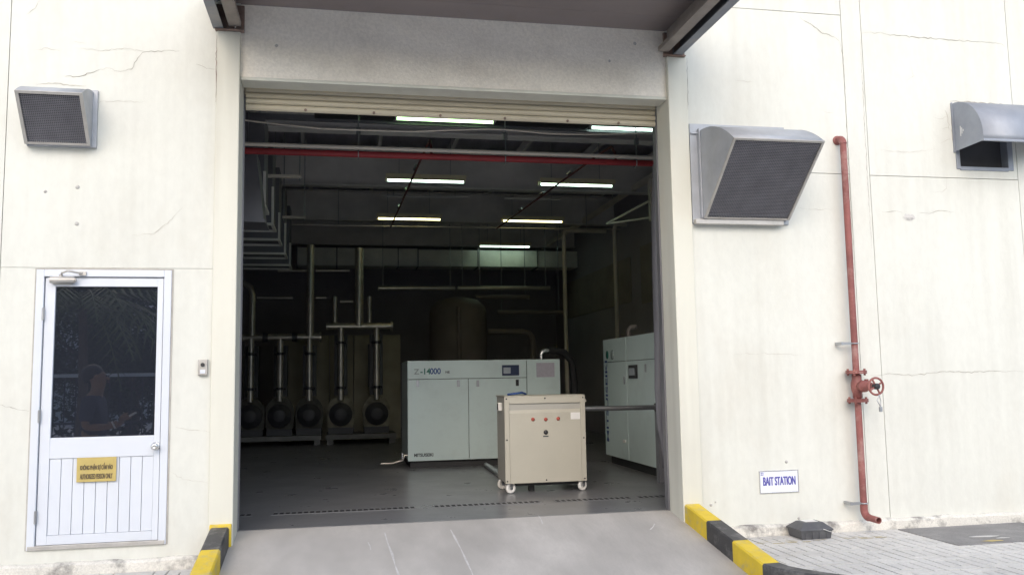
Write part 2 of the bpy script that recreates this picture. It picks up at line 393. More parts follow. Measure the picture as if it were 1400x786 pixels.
# kerbs, painted in bands
def kerb(name, x_in, x_out, secs, label, flare):
    root = thing(name, (x_in, 0, ramp_z(0)), label, 'kerb', 'kerbs beside the ramp')
    def prof(y):
        top = .105 - .158 * (-y) if y > -1.5 else lerp(.105 - .158 * 1.5, -.150, min(1, (-y - 1.5) / .6))
        off = 0.0 if y > -1.45 else flare * ((-y - 1.45) ** 1.6) * 1.1
        bot = min(ramp_z(y), Z_PAVE) - .05
        return top, bot, off
    for (y0, y1, M) in secs:
        k = max(2, int((y0 - y1) / .08)); vs = []; fs = []
        c = .012 * (1 if x_out > x_in else -1)
        for j in range(k + 1):
            y = lerp(y0, y1, j / k); t, bt, o = prof(y)
            vs += [(x_in + o, y, bt), (x_in + o, y, t - .012), (x_in + c + o, y, t), (x_out - c + o, y, t), (x_out + o, y, t - .012), (x_out + o, y, bt)]
        for j in range(k):
            for i in range(5): fs.append((j * 6 + i, j * 6 + i + 1, j * 6 + 7 + i, j * 6 + 6 + i))
        fs += [tuple(range(6)), tuple(range(k * 6 + 5, k * 6 - 1, -1))]
        MB().add(vs, fs).build('painted_band', M, root)
    return root
kerb('kerb', 3.0, 3.145, [(-.032, -.49, M_yel), (-.4905, -.975, M_blk), (-.9755, -1.46, M_yel), (-1.4605, -2.0, M_blk), (-2.0005, -2.5, M_yel)],
     'yellow and black banded kerb on the tiled pavement side by the bait box', 1)
kl = kerb('kerb', -.855, -1.0, [(-.060, -.56, M_blk), (-.5605, -1.06, M_yel), (-1.0605, -1.55, M_blk), (-1.5505, -2.05, M_yel)],
     'black and yellow banded kerb beside the white door, with a raised yellow end block', -1)
kb = MB(); kb.box(-1.005, -.838, -.058, -.029, -.3, .118); kb.build('end_block', M_yel, kl, .006)

# ================================================================== BUILDING
B = thing('factory_building', (1.08, 0, 0), 'cream painted factory wall with a tall open doorway and a white side door', 'building')
WX0, WX1, WZ1 = -9.0, 12.0, 8.0
JG = .006
DX0, DX1, DZ0, DZ1 = -2.352, -1.338, -.02, 2.152
H3 = (6.02, 6.60, 3.235, 3.82)     # opening behind the round hood
def panel(x0, x1, z0, z1, gaps='lrbt'):      # gaps: which edges keep half a joint
    h = JG / 2
    return MB().box(x0 + h * ('l' in gaps), x1 - h * ('r' in gaps), 0, .26, z0 + h * ('b' in gaps), z1 - h * ('t' in gaps)).build('wall_panel', M_wall, B)
# left of the opening
panel(WX0, -2.62, -.3, WZ1)
lp = MB().box(-2.62 + .003, DX0, 0, .26, -.3, 2.168).box(DX1, -1.023, 0, .26, -.3, 2.168).box(DX0, DX1, 0, .26, -.3, DZ0 - .002).box(DX0, DX1, 0, .26, DZ1 + .012, 2.168)
lp.build('wall_panel', M_wall, B)
panel(-2.62, -1.02, 2.171, WZ1, 'lr')
# right
panel(3.18, 4.82, -.3, 3.13); panel(3.18, 4.82, 3.13, 4.72); panel(3.18, 4.82, 4.72, WZ1)
panel(4.82, 5.035, -.3, WZ1)
panel(5.035, 6.69, -.3, 3.125)
panel(5.035, 6.69, 4.532, WZ1, 'lr')
ho = MB().box(5.038, H3[0], 0, .26, 3.128, 4.532).box(H3[1], 6.687, 0, .26, 3.128, 4.532).box(H3[0], H3[1], 0, .26, 3.128, H3[2]).box(H3[0], H3[1], 0, .26, H3[3], 4.532)
ho.build('wall_panel', M_wall, B)
panel(6.69, 6.93, -.3, WZ1); panel(6.93, WX1, -.3, WZ1)
MB().box(3.18, 12, .20, .3, -.3, H3[2] - .02).box(3.18, H3[0] - .02, .20, .3, H3[2] - .02, WZ1).box(H3[1] + .02, 12, .20, .3, H3[2] - .02, WZ1).build('joint_filler', M_joint, B)
MB().box(-9, DX0 - .02, .20, .3, -.3, WZ1).box(DX0 - .02, DX1 + .02, .20, .3, DZ1 + .02, WZ1).box(DX1 + .02, -.99, .20, .3, -.3, WZ1).build('joint_filler', M_joint, B)
# columns (jambs) and the lintel between them
MB().box(-1.02, OX0, -.028, CREST, -.3, 4.19).build('column', M_col, B, .008)
MB().box(OX1, 3.18, -.028, CREST, -.3, 4.19).build('column', M_col, B, .008)
MB().box(-1.017, OX0 - .003, -.02, CREST, 4.192, WZ1).build('column', M_wall, B)
MB().box(OX1 + .003, 3.177, -.02, CREST, 4.192, WZ1).build('column', M_wall, B)
# lintel with a slightly wavy stucco face
lv = []; lf = []; nx, nz = 60, 14
for j in range(nz + 1):
    for i in range(nx + 1):
        lv.append((lerp(OX0, OX1, i / nx), .006 * math.sin(i * .31 + j * .5) * math.sin(j * .7 + 1) + .02, lerp(OZ + .03, 4.62, j / nz)))
for j in range(nz):
    for i in range(nx): lf.append((j * (nx + 1) + i, j * (nx + 1) + i + 1, (j + 1) * (nx + 1) + i + 1, (j + 1) * (nx + 1) + i))
lm = MB().add(lv, lf, True); lm.box(OX0, OX1, .045, .29, OZ + .03, WZ1); lm.build('lintel', M_stucco, B)
MB().box(OX0 + .001, OX1 - .001, .012, .22, OZ, OZ + .029).build('lintel_edge', M_col, B, .005)
MB().box(OX0 + .001, OX1 - .001, .006, .04, 4.621, WZ1).build('upper_wall', M_wall, B)
# plinth strip along the foot of the wall
for (x0, x1) in ((WX0, -1.012), (3.19, WX1)):
    b = MB(); k = int((x1 - x0) / .12); vs = []; fs = []
    for i in range(k + 1):
        x = lerp(x0, x1, i / k); j = random.uniform(-.006, .006); jz = random.uniform(-.008, .006)
        vs += [(x, .01, Z_PAVE - .12), (x, -.058 + j, Z_PAVE - .12), (x, -.055 + j, -.135 + jz), (x, -.036 + j, -.118 + jz), (x, .01, -.112 + jz)]
    for i in range(k):
        for q in range(4): fs.append((i * 5 + q, i * 5 + q + 1, i * 5 + 6 + q, i * 5 + 5 + q))
    b.add(vs, fs); b.build('plinth', M_plinth, B)

# cracks and stains with a shape of their own
def crack(pts, w=.0022, M=None, jit=1.2, y=-.0025):
    P = []
    for i in range(len(pts) - 1):
        a, c = pts[i], pts[i + 1]; k = max(2, int(math.hypot(c[0] - a[0], c[1] - a[1]) / 4))
        for j in range(k): P.append((lerp(a[0], c[0], j / k) + random.uniform(-jit, jit) * (j > 0), lerp(a[1], c[1], j / k) + random.uniform(-jit, jit) * (j > 0)))
    P.append(pts[-1])
    Q = [at_y(p[0], p[1], y) for p in P]; vs = []
    for i, q in enumerate(Q):
        t = (Q[min(i + 1, len(Q) - 1)] - Q[max(0, i - 1)]); t.y = 0; t.normalize()
        nrm = Vector((-t.z, 0, t.x)); e = w * random.uniform(.35, 1.2) * min(1, .25 + 2.5 * min(i, len(Q) - 1 - i) / len(Q))
        vs += [q + nrm * e, q - nrm * e]
    MB().add(vs, [(2 * i, 2 * i + 1, 2 * i + 3, 2 * i + 2) for i in range(len(Q) - 1)]).build('crack', M or M_crack, B)
crack([(88, 105), (112, 104), (128, 99), (145, 93)], .0030)
crack([(145, 93), (165, 98), (180, 95), (188, 80), (195, 72), (216, 70), (245, 70)], .0022)
crack([(48, 68), (65, 66), (82, 70)], .002, M_crackf); crack([(110, 67), (140, 70), (170, 66), (200, 72)], .002, M_crackf)
crack([(36, 20), (48, 12), (56, 0)], .002, M_crackf); crack([(100, 58), (116, 60)], .0015, M_crackf)
crack([(268, 88), (282, 94), (294, 95)], .002)
crack([(0, 553), (20, 558), (40, 562)], .002); crack([(236, 583), (262, 588), (290, 590)], .0015, M_crackf); crack([(225, 640), (250, 655), (285, 660)], .0015, M_crackf)
crack([(130, 140), (160, 138), (200, 140)], .0015, M_crackf); crack([(180, 322), (210, 320), (235, 300), (250, 284)], .0018, M_crackf)
crack([(1094, 24), (1110, 34), (1124, 46), (1141, 51), (1148, 57)], .0030)
crack([(1148, 57), (1152, 75), (1154, 92)], .0030)
crack([(1178, 46), (1200, 45), (1226, 49), (1260, 52), (1300, 55), (1340, 57), (1368, 60), (1374, 65)], .0030)
crack([(1205, 290), (1220, 289), (1234, 291)], .002); crack([(1256, 291), (1270, 292), (1288, 288), (1304, 290)], .0022)
crack([(1294, 243), (1294, 258), (1288, 263), (1275, 262)], .002, M_crackf)
crack([(1296, 160), (1284, 163), (1276, 160)], .002, M_crackf); crack([(1299, 175), (1288, 177)], .002, M_crackf); crack([(1300, 190), (1286, 196)], .002, M_crackf)
crack([(1190, 513), (1220, 511), (1250, 513), (1285, 508), (1320, 509), (1360, 507), (1400, 508)], .0025)
crack([(1000, 484), (1040, 483), (1098, 485)], .0015, M_crackf); crack([(1090, 284), (1120, 287), (1140, 286)], .0015, M_crackf)
crack([(1240, 110), (1250, 104), (1246, 92)], .002, M_crackf); crack([(1120, 152), (1140, 154)], .0015, M_crackf)
crack([(1200, 205), (1240, 208), (1280, 204)], .0015, M_crackf); crack([(1005, 110), (1030, 113)], .0015, M_crackf)
crack([(942, 306), (946, 330), (944, 350)], .0022)
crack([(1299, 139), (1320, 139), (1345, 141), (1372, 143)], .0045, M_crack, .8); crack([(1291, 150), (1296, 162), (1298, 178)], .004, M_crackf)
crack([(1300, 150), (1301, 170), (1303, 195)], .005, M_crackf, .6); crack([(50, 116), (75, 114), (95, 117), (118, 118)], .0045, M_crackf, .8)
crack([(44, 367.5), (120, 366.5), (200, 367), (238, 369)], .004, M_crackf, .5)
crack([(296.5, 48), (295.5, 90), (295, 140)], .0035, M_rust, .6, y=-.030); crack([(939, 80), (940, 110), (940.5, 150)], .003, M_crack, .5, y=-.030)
crack([(942, 306), (948, 400), (953, 500), (958, 620), (961, 690)], .0022, M_crack, .6, y=-.0025)
crack([(1154, 92), (1158, 180), (1163, 280), (1168, 380)], .0022, M_crack, .6); crack([(1176, 50), (1181, 150), (1187, 260), (1192, 340)], .0022, M_crack, .6)
for (px, py, r) in ((62, 262, .012), (106, 256, .016), (105, 306, .016), (1075, 631, .014), (1092, 708, .012), (972, 690, .012), (978, 686, .008)):
    p = at_y(px, py, 0); MB().lathe((p.x, .002, p.z), (0, -1, 0), [(0, .010), (r * .5, .010), (r, .004), (r * 1.15, 0)], 10).build('plugged_hole', M_patch, B)
# knocked-off plaster patch
p = at_y(1243, 297, 0); k = 14
MB().add([(p.x + .07 * math.cos(6.283 * i / k) * random.uniform(.75, 1.05), -.003, p.z + .04 * math.sin(6.283 * i / k) * random.uniform(.7, 1.1)) for i in range(k)] , [tuple(range(k))]).build('plaster_patch', M_tile, B)
p = at_y(1243, 299, 0)
MB().add([(p.x + .055 * math.cos(6.283 * i / k) * random.uniform(.55, 1.05), -.005, p.z + .018 * math.sin(6.283 * i / k) * random.uniform(.5, 1.1)) for i in range(k)] , [tuple(range(k))]).build('plaster_patch', M_patch, B)
# lintel chips
for (px, py, r) in ((868, 60, .022), (833, 84, .016), (378, 63, .016)):
    p = at_y(px, py, .012); k = 9
    MB().add([(p.x + r * math.cos(6.283 * i / k) * random.uniform(.6, 1.1), .010, p.z + r * math.sin(6.283 * i / k) * random.uniform(.6, 1.1)) for i in range(k)], [tuple(range(k))]).build('chip', M_patch, B)

# ------- the white door with its dark pane
D = MB()
fw = .058
D.box(DX0, DX0 + fw, -.012, .09, DZ0, DZ1).box(DX1 - fw, DX1, -.012, .09, DZ0, DZ1).box(DX0 + fw, DX1 - fw, -.012, .09, DZ1 - .055, DZ1)
door = D.build('door', M_alu, B, .004)
lx0, lx1, lz0, lz1 = DX0 + fw + .006, DX1 - fw - .006, DZ0 + .035, DZ1 - .062
gz0, gz1 = .83, 2.02
gx0, gx1 = lx0 + .075, lx1 - .045
pn = MB()
pn.box(lx0, gx0, .006, .05, lz0, lz1).box(gx1, lx1, .006, .05, lz0, lz1).box(gx0, gx1, .006, .05, gz1, lz1).box(gx0, gx1, .006, .05, gz0 - .16, gz0).box(gx0, gx1, .006, .05, lz0, lz0 + .07)
pn.build('leaf_frame', M_alu, door, .003)
MB().box(gx0 - .003, gx1 + .003, .024, .030, gz0 - .003, gz1 + .003).build('glass_pane', M_glass, door)
k = 9
for i in range(k):
    a, c = lerp(gx0, gx1, i / k), lerp(gx0, gx1, (i + 1) / k)
    MB().box(a + .0018, c - .0018, .014, .034, lz0 + .072, gz0 - .162).build('plank', M_alu, door, .002)
MB().box(gx0, gx1, .036, .046, lz0 + .072, gz0 - .162).build('plank_backing', M_alu, door)
MB().box(DX0 + .01, DX1 - .01, -.02, .06, DZ0 + .001, DZ0 + .033).build('threshold', M_galvd, door, .003)
MB().box(DX0 - .011, DX0 - .001, -.004, .05, DZ0, DZ1 + .012).box(DX1 + .001, DX1 + .014, -.004, .05, DZ0, DZ1 + .012).box(DX0, DX1, -.004, .05, DZ1 + .001, DZ1 + .012).build('sealant_edge', M_joint, door)
kx, kz = lx1 - .028, .745
MB().lathe((kx, .006, kz), (0, -1, 0), [(.034, 0), (.034, .004), (.026, .008), (.013, .012), (.013, .036), (.026, .044), (.030, .056), (.028, .066), (.018, .074), (.007, .075), (.007, .071), (0, .071)], 20).build('knob', M_zinc, door)
for z in (.18, .95, 1.75):
    MB().cyl((DX0 + fw + .002, -.012, z), (DX0 + fw + .002, -.012, z + .10), .008, 10).box(DX0 + fw - .008, DX0 + fw + .012, -.0145, -.0118, z + .004, z + .096).build('hinge', M_steel, door)
cz = 2.085
MB().cyl((lx0 + .045, -.034, cz - .018), (lx0 + .225, -.034, cz - .018), .026, 14).box(lx0 + .06, lx0 + .20, -.02, .004, cz - .05, cz + .012).cyl((lx0 + .225, -.034, cz - .018), (lx0 + .235, -.034, cz - .018), .018, 12).build('closer', M_galvd, door)
MB().tube([(lx0 + .125, -.04, cz + .012), (lx0 + .135, -.06, cz + .035), (lx0 + .19, -.11, cz + .045), (lx0 + .20, -.11, cz + .045), (lx0 + .28, -.03, cz + .035)], .008, 8).box(lx0 + .255, lx0 + .305, -.034, -.012, cz + .02, cz + .05).cyl((lx0 + .125, -.04, cz), (lx0 + .125, -.04, cz + .025), .014, 10).build('closer_arm', M_galvd, door)
# notice on the door
sg = thing('door_notice', (-1.84, .004, .45), 'small yellow bilingual notice fixed to the white door below its pane', 'sign')
a, b2 = at_y(106, 610, 0), at_y(159, 643, 0)
nx0, nx1, nz1, nz0 = a.x, b2.x, gz0 - .158, gz0 - .158 - .188
MB().box(nx0, nx1, -.004, .0, nz0, nz1).build('plate', M_signy, sg, .0015)
text('lettering', 'KH\u00d4NG PH\u1eacN S\u1ef0 C\u1ea4M V\u00c0O', M_signb, sg, ((nx0 + nx1) / 2, -.0045, nz0 + .084), .046, bold=.001, fit=((nx1 - nx0) * .82, .062), heavy=.0012)
text('lettering', 'AUTHORIZED PERSON ONLY', M_signb, sg, ((nx0 + nx1) / 2, -.0045, nz0 + .022), .041, bold=.0008, fit=((nx1 - nx0) * .82, .040), heavy=.001)
# small switch box
p = at_y(278, 502, 0); e = thing('switch_box', (p.x, 0, p.z - .06), 'small grey push-button box on the cream wall beside the white door', 'switch box')
MB().box(p.x - .037, p.x + .037, -.035, -.001, p.z - .065, p.z + .065).build('case', M_galvd, e, .006)
MB().cyl((p.x, -.036, p.z + .02), (p.x, -.046, p.z + .02), .016, 14).build('button', M_darkp, e)
MB().box(p.x - .02, p.x + .02, -.038, -.0352, p.z - .05, p.z - .02).build('plate', M_alu, e)

# ------- roller shutter, drawn up
sh = MB().box(OX0 + .004, OX1 - .004, .302, .36, OZ - .03, OZ + .2).build('roller_shutter', M_shut, B)
zz = OZ + .09
for i in range(5):
    h = .052 if i < 4 else .060
    prof = [(0, 0), (-.010, -.004), (-.020, -h * .3), (-.020, -h * .7), (-.008, -h + .004), (0, -h + .002)]
    MB().prism(prof, (OX0 + .02, .300, zz), (0, 1, 0), (0, 0, 1), (OX1 - OX0 - .04, 0, 0)).build('slat', M_shut, sh)
    zz -= h
for x in (-.3, .3, .9, 1.5, 2.1, 2.6):
    MB().cyl((x, .285, zz + .02), (x, .272, zz + .02), .012, 8).build('bolt', M_rust, sh)
for (x0, x1) in ((OX0 - .05, OX0 + .006), (OX1 - .012, OX1 + .05)):
    MB().box(x0, x1, .372, .385, 0, OZ).box(x0, x1, .303, .314, 0, OZ).box(min(x0 + .05, x0 + .0 if x0 > 0 else x0), max(x0 + .012, x0), .315, .371, 0, OZ).build('guide_rail', M_ductd, B)

# ------- the hall behind
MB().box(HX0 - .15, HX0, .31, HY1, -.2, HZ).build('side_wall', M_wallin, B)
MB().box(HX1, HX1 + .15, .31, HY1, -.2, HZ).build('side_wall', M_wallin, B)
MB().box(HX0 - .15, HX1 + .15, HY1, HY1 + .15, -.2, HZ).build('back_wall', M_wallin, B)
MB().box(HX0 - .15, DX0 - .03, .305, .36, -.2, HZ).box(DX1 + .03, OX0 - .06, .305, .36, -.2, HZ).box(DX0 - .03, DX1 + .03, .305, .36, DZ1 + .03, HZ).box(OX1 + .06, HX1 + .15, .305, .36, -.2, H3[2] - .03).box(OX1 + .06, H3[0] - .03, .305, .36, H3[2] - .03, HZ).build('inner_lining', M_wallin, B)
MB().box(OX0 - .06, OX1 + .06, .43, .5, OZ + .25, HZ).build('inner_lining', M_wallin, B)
MB().box(HX0 - .2, HX1 + .2, .3, HY1 + .2, HZ, HZ + .15).build('ceiling', M_ceil, B)
for i, y in enumerate((3.65, 6.85, 10.0, 13.2)):
    MB().box(HX0, HX1, y - .006, y + .006, 4.42, 4.98).box(HX0, HX1, y - .10, y + .10, 4.98, 5.0).box(HX0, HX1, y - .10, y + .10, 4.40, 4.42).build('roof_beam', M_bmin, B)
for i in range(8):
    x = -3.0 + i * 1.2
    MB().box(x, x + .06, .5, HY1, 5.02, 5.16).build('purlin', M_bmin, B)

# ------- canopy over the doorway
M_beam2 = mat('weathered_channel', (.30, .265, .235), .65, metal=.2, var=.2, scale=5, dirt=(.42, .37, .32), dirt_amt=.7, dirt_scale=4)
cn = thing('steel_canopy', (1.08, -.03, 4.19), 'grey sheet-steel canopy on two channel beams above the doorway', 'canopy')
CY = -1.32
for s in (-1, 1):
    xi = OX0 + .10 if s < 0 else OX1 - .075         # inner flange tip
    xo = -1.05 if s < 0 else 3.13                    # outer web
    zb, zt = 4.200, 4.44
    b = MB()
    y1 = -.03
    def fl_(u0, u1, z0, z1):                         # u measured inwards from the outer web
        xa, xb = xo - s * u0, xo - s * u1; b.box(min(xa, xb), max(xa, xb), CY, y1, z0, z1)
    fl_(0, .010, zb + .013, zt); fl_(0, .085, zb, zb + .012)
    b.build('channel_beam', M_beam, cn, .002)
    b = MB(); fl_(.125, .215, zb + .030, zb + .042); fl_(.125, .135, zb + .043, zt); fl_(.216, .226, zb + .030, zb + .075)
    b.build('channel_beam', M_beam2, cn, .002)
    xm = (xi + xo) / 2
    MB().box(-1.035 if s < 0 else 2.965, -.80 if s < 0 else 3.165, -.06, .004, 4.191, 4.2).box(-1.035 if s < 0 else 2.965, -.80 if s < 0 else 3.165, -.028, .004, 4.2, 4.42).build('bearing_plate', M_rust, cn, .002)
    MB().cyl((xm + .02, -.05, 4.205), (xm + .02, -.05, 4.30), .008, 8).build('bolt', M_zinc, cn)
for i in range(4):
    ya, yb = lerp(CY, .004, i / 4), lerp(CY, .004, (i + 1) / 4)
    MB().box(-.95, 3.05, ya + .0015, yb - .0015, 4.441, 4.452).build('soffit_sheet', M_canopy, cn, .002)
MB().box(-1.1, 3.16, CY - .05, .0, 4.453, 4.50).build('top_sheet', M_beam, cn)
MB().box(-1.1, 3.16, CY - .06, CY - .051, 4.2, 4.5).build('fascia', M_beam, cn)

# ================================================================== VENT HOODS
def hood(name, x0, x1, zt, zb, yt, zf, yb, label, fl, nw, flip=False):
    # side profile: back against the wall; round shoulder; sloping mouth closed by wire mesh
    root = thing(name, ((x0 + x1) / 2, 0, zb), label, 'vent hood', 'sloping vent hoods on the wall')
    H = zt - zf
    prof = [(-.03, zb), (yb, zb)]
    front = (yt, zf)
    arcp = []
    for i in range(9):
        a = i / 8 * math.pi / 2
        t_ = 1 - i / 8; arcp.append((lerp(-.03, yt, t_), zf + H * (1 - t_ ** 2.2)))
    t = .004
    for (xa, xb) in ((x0, x0 + t), (x1 - t, x1)):
        MB().prism([(-.03, zb), (yb, zb)] + arcp, (xa, 0, 0), (0, 1, 0), (0, 0, 1), (xb - xa, 0, 0)).build('side_cheek', M_galv, root)
    b = MB(); vs = []; k = len(arcp)
    for (y, z) in arcp: vs += [(x0 + t, y, z - .001), (x1 - t, y, z - .001)]
    b.add(vs, [(2 * i, 2 * i + 1, 2 * i + 3, 2 * i + 2) for i in range(k - 1)], True)
    o = b.build('top_sheet', M_galv, root); sm = o.modifiers.new('solid', 'SOLIDIFY'); sm.thickness = .004; sm.offset = -1
    # mouth frame
    A = Vector((0, yt, zf)); Bv = Vector((0, yb, zb)); d = (Bv - A); Ln = d.length; d.normalize(); nv = Vector((0, d.z, -d.y))
    if nv.y > 0: nv = -nv
    def slab(xa, xb, s0, s1, n0, n1):
        q = []
        for n_ in (n0, n1):
            for (xx, ss) in ((xa, s0), (xb, s0), (xb, s1), (xa, s1)):
                p = A + d * ss + nv * n_; q.append((xx, p.y, p.z))
        return q
    fwid = fl
    fr_ = MB()
    fr_.hexa(slab(x0 - .003, x1 + .003, 0, fwid, -.004, .010)).hexa(slab(x0 - .003, x1 + .003, Ln - fwid * .7, Ln, -.004, .010))
    fr_.hexa(slab(x0 - .003, x0 + fwid, fwid, Ln - fwid * .7, -.004, .010)).hexa(slab(x1 - fwid, x1 + .003, fwid, Ln - fwid * .7, -.004, .010))
    fr_.build('mouth_frame', M_galvd, root, .001)
    ms = MB()
    i = 0; st = nw; N = int((Ln - fwid * 1.7) / st)
    for i in range(1, N):
        s0 = fwid + i * st; ms.hexa(slab(x0 + fwid, x1 - fwid, s0, s0 + st * .38, -.002, .001))
    Nx = int((x1 - x0 - 2 * fwid) / (st * 1.0))
    for i in range(1, Nx):
        xx = x0 + fwid + i * st; ms.hexa(slab(xx, xx + st * .32, fwid, Ln - fwid * .7, -.004, -.0022))
    ms.build('wire_mesh', M_mesh, root)
    MB().hexa(slab(x0 + .006, x1 - .006, .02, Ln - .02, -.055, -.05)).build('mouth_shade', M_hollow, root)  # dark sheet behind the mesh stands in for the shaded hollow
    return root
h1 = hood('vent_hood', -2.452, -1.972, 3.605, 3.150, -.34, 3.50, -.075, 'small galvanised vent hood with mesh mouth above the white door', .022, .014)
MB().box(-2.46, -1.938, -.029, -.001, 3.147, 3.625).build('back_flange', M_galv, h1, .003)
h2 = hood('vent_hood', 3.27, 4.11, 3.482, 2.655, -.757, 3.225, -.09, 'large galvanised vent hood with mesh mouth beside the doorway column', .020, .016)
MB().box(3.184, 4.14, -.029, -.001, 2.62, 3.555).build('back_flange', M_galv, h2, .003)
MB().box(3.19, 4.06, -.085, -.03, 2.605, 2.65).build('drip_tray', M_galvd, h2, .003)
MB().box(3.255, 3.2685, -.075, -.03, 2.66, 3.50).build('edge_angle', M_galv, h2, .002)
MB().box(3.19, 3.30, -.05, -.03, 3.455, 3.47).build('edge_angle', M_galv, h2)
# round-topped hood on the right: open below, over a framed wall opening
M_zdull = mat('dull_zinc', (.30, .325, .37), .55, metal=.35, var=.14, scale=4, dirt=(.36, .36, .37), dirt_amt=.5, dirt_scale=3, rvar=.1)
hx0, hx1, hzt, hzb, hyf, hzf = 5.985, 6.83, 3.875, 3.41, -.40, 3.40
h3 = thing('vent_hood', (6.4, 0, hzb), 'round-topped sheet metal vent hood over a framed wall opening, open below', 'vent hood')
arcp = [(hyf * math.cos(i / 12 * math.pi / 2), hzf + .06 + (hzt - hzf - .06) * math.sin(i / 12 * math.pi / 2)) for i in range(13)]
arcp = [(hyf, hzf)] + arcp + [(-.002, hzt)]
for xa in (hx0, hx1 - .004):
    MB().prism([(-.002, hzb - .02), (hyf, hzf)] + arcp[1:], (xa, 0, 0), (0, 1, 0), (0, 0, 1), (.004, 0, 0)).build('side_cheek', M_zdull, h3)
b = MB(); vs = []
for (y, z) in arcp: vs += [(hx0, y, z), (hx1, y, z)]
b.add(vs, [(2 * i, 2 * i + 1, 2 * i + 3, 2 * i + 2) for i in range(len(arcp) - 1)], True)
o = b.build('top_sheet', M_zdull, h3); sm = o.modifiers.new('solid', 'SOLIDIFY'); sm.thickness = .004
MB().box(hx0 - .002, hx1 + .002, hyf - .006, hyf + .02, hzf - .004, hzf + .018).build('front_lip', M_zdull, h3, .002)
MB().box(hx0 - .012, hx0 - .001, -.02, .0, hzb - .03, hzt + .01).build('back_flange', M_zdull, h3)
MB().box(hx0 + .01, hx0 + .05, -.012, .1, 3.215, 3.86).box(6.58, 6.64, -.012, .1, 3.215, 3.86).box(hx0 + .05, 6.58, -.012, .1, 3.205, 3.242).build('opening_frame', M_zdull, h3, .002)
MB().box(hx0 + .05, 6.58, .08, .09, 3.243, 3.86).build('opening_shade', M_hollow, h3)  # dark sheet stands in for the shade inside the wall opening
for i in range(3):
    MB().box(hx0 - .001, hx0 - .0002, -.11 - i * .018, -.102 - i * .018, 3.52 + i * .02, 3.62 - .02 * i).build('scratch_mark', M_white, h3)

# ================================================================== RED STANDPIPE
rp_ = thing('standpipe', (4.70, -.10, Z_PAVE + .1), 'faded red standpipe with flanged gate valve clamped to the cream wall', 'pipe')
PXc, PYc, PR = 4.705, -.10, .030
top = 3.455
def elbow(c, a0, a1, r, n=7):  # in plane given by fn
    return [(r * math.cos(lerp(a0, a1, i / n)), r * math.sin(lerp(a0, a1, i / n))) for i in range(n + 1)]
zt_ = top - .085
path = [(PXc - .03, .0, top), (PXc - .03, PYc + .06, top)]
e = elbow(None, math.pi / 2, 0, .06)
path = [(PXc, .0, top)] + [(PXc, PYc + .06 - q[0], top - .06 + q[1]) for q in e]
MB().tube(path, PR * 1.12, 14).build('top_elbow', M_red, rp_)
MB().lathe((PXc, -.001, top), (0, -1, 0), [(PR * 1.5, 0), (PR * 1.5, .012), (PR * 1.1, .016)], 16).build('wall_collar', M_redd, rp_)
vz = 1.105
zbot = .02
MB().cyl((PXc, PYc, top - .06), (PXc, PYc, vz + .145), PR, 18).build('upper_pipe', M_red, rp_)
MB().cyl((PXc, PYc, vz - .145), (PXc, PYc, zbot), PR, 18).build('lower_pipe', M_red, rp_)
for z in (vz + .115, vz - .145):
    f = MB().cyl((PXc, PYc, z), (PXc, PYc, z + .014), .094, 22).cyl((PXc, PYc, z + .016), (PXc, PYc, z + .030), .094, 22).build('flange', M_redd, rp_, .002)
    for q in range(4):
        a = math.pi / 4 + q * math.pi / 2; x, y = PXc + .074 * math.cos(a), PYc + .074 * math.sin(a)
        MB().cyl((x, y, z - .016), (x, y, z + .046), .011, 6).build('bolt', M_redd, f)
MB().lathe((PXc, PYc, vz - .115), (0, 0, 1), [(PR, 0), (.042, .01), (.042, .05), (.052, .08), (.055, .115), (.052, .15), (.042, .18), (.042, .22), (PR, .23)], 20).build('valve_body', M_redd, rp_)
# bonnet towards the viewer's right
bd = Vector((.06, -1, 0)).normalized()
c0 = Vector((PXc, PYc, vz))
MB().lathe(c0 + bd * .03, bd, [(.040, 0), (.041, .05), (.054, .055), (.054, .085), (.040, .09), (.036, .17), (.026, .18), (.018, .25)], 18).build('bonnet', M_redd, rp_)
MB().box(PXc + .03, PXc + .06, PYc - .10, PYc - .07, vz + .035, vz + .065).build('bonnet_lug', M_redd, rp_, .004)
wc = c0 + bd * .27
hw = MB().torus(wc, bd, .075, .010, 30, 8).build('handwheel', M_redd, rp_)
for q in range(4):
    a = q * math.pi / 2 + .5; u = Vector((0, 0, 1)); v = bd.cross(u)
    MB().cyl(wc, wc + (u * math.cos(a) + v * math.sin(a)) * .08, .009, 8).build('spoke', M_redd, hw)
MB().lathe(wc - bd * .02, bd, [(.027, 0), (.027, .045), (.02, .05), (0, .05)], 14).build('hub', M_darkp, hw)
pv = wc + Vector((.02, -.01, -.075))
MB().tube([pv, pv + Vector((-.03, -.01, -.05)), pv + Vector((.0, -.01, -.105)), pv + Vector((.012, 0, -.05)), pv], .0045, 6).build('chain', M_steel, rp_)
MB().box(pv.x - .014, pv.x + .014, pv.y - .02, pv.y, pv.z - .15, pv.z - .105).build('padlock', M_steel, rp_, .004)
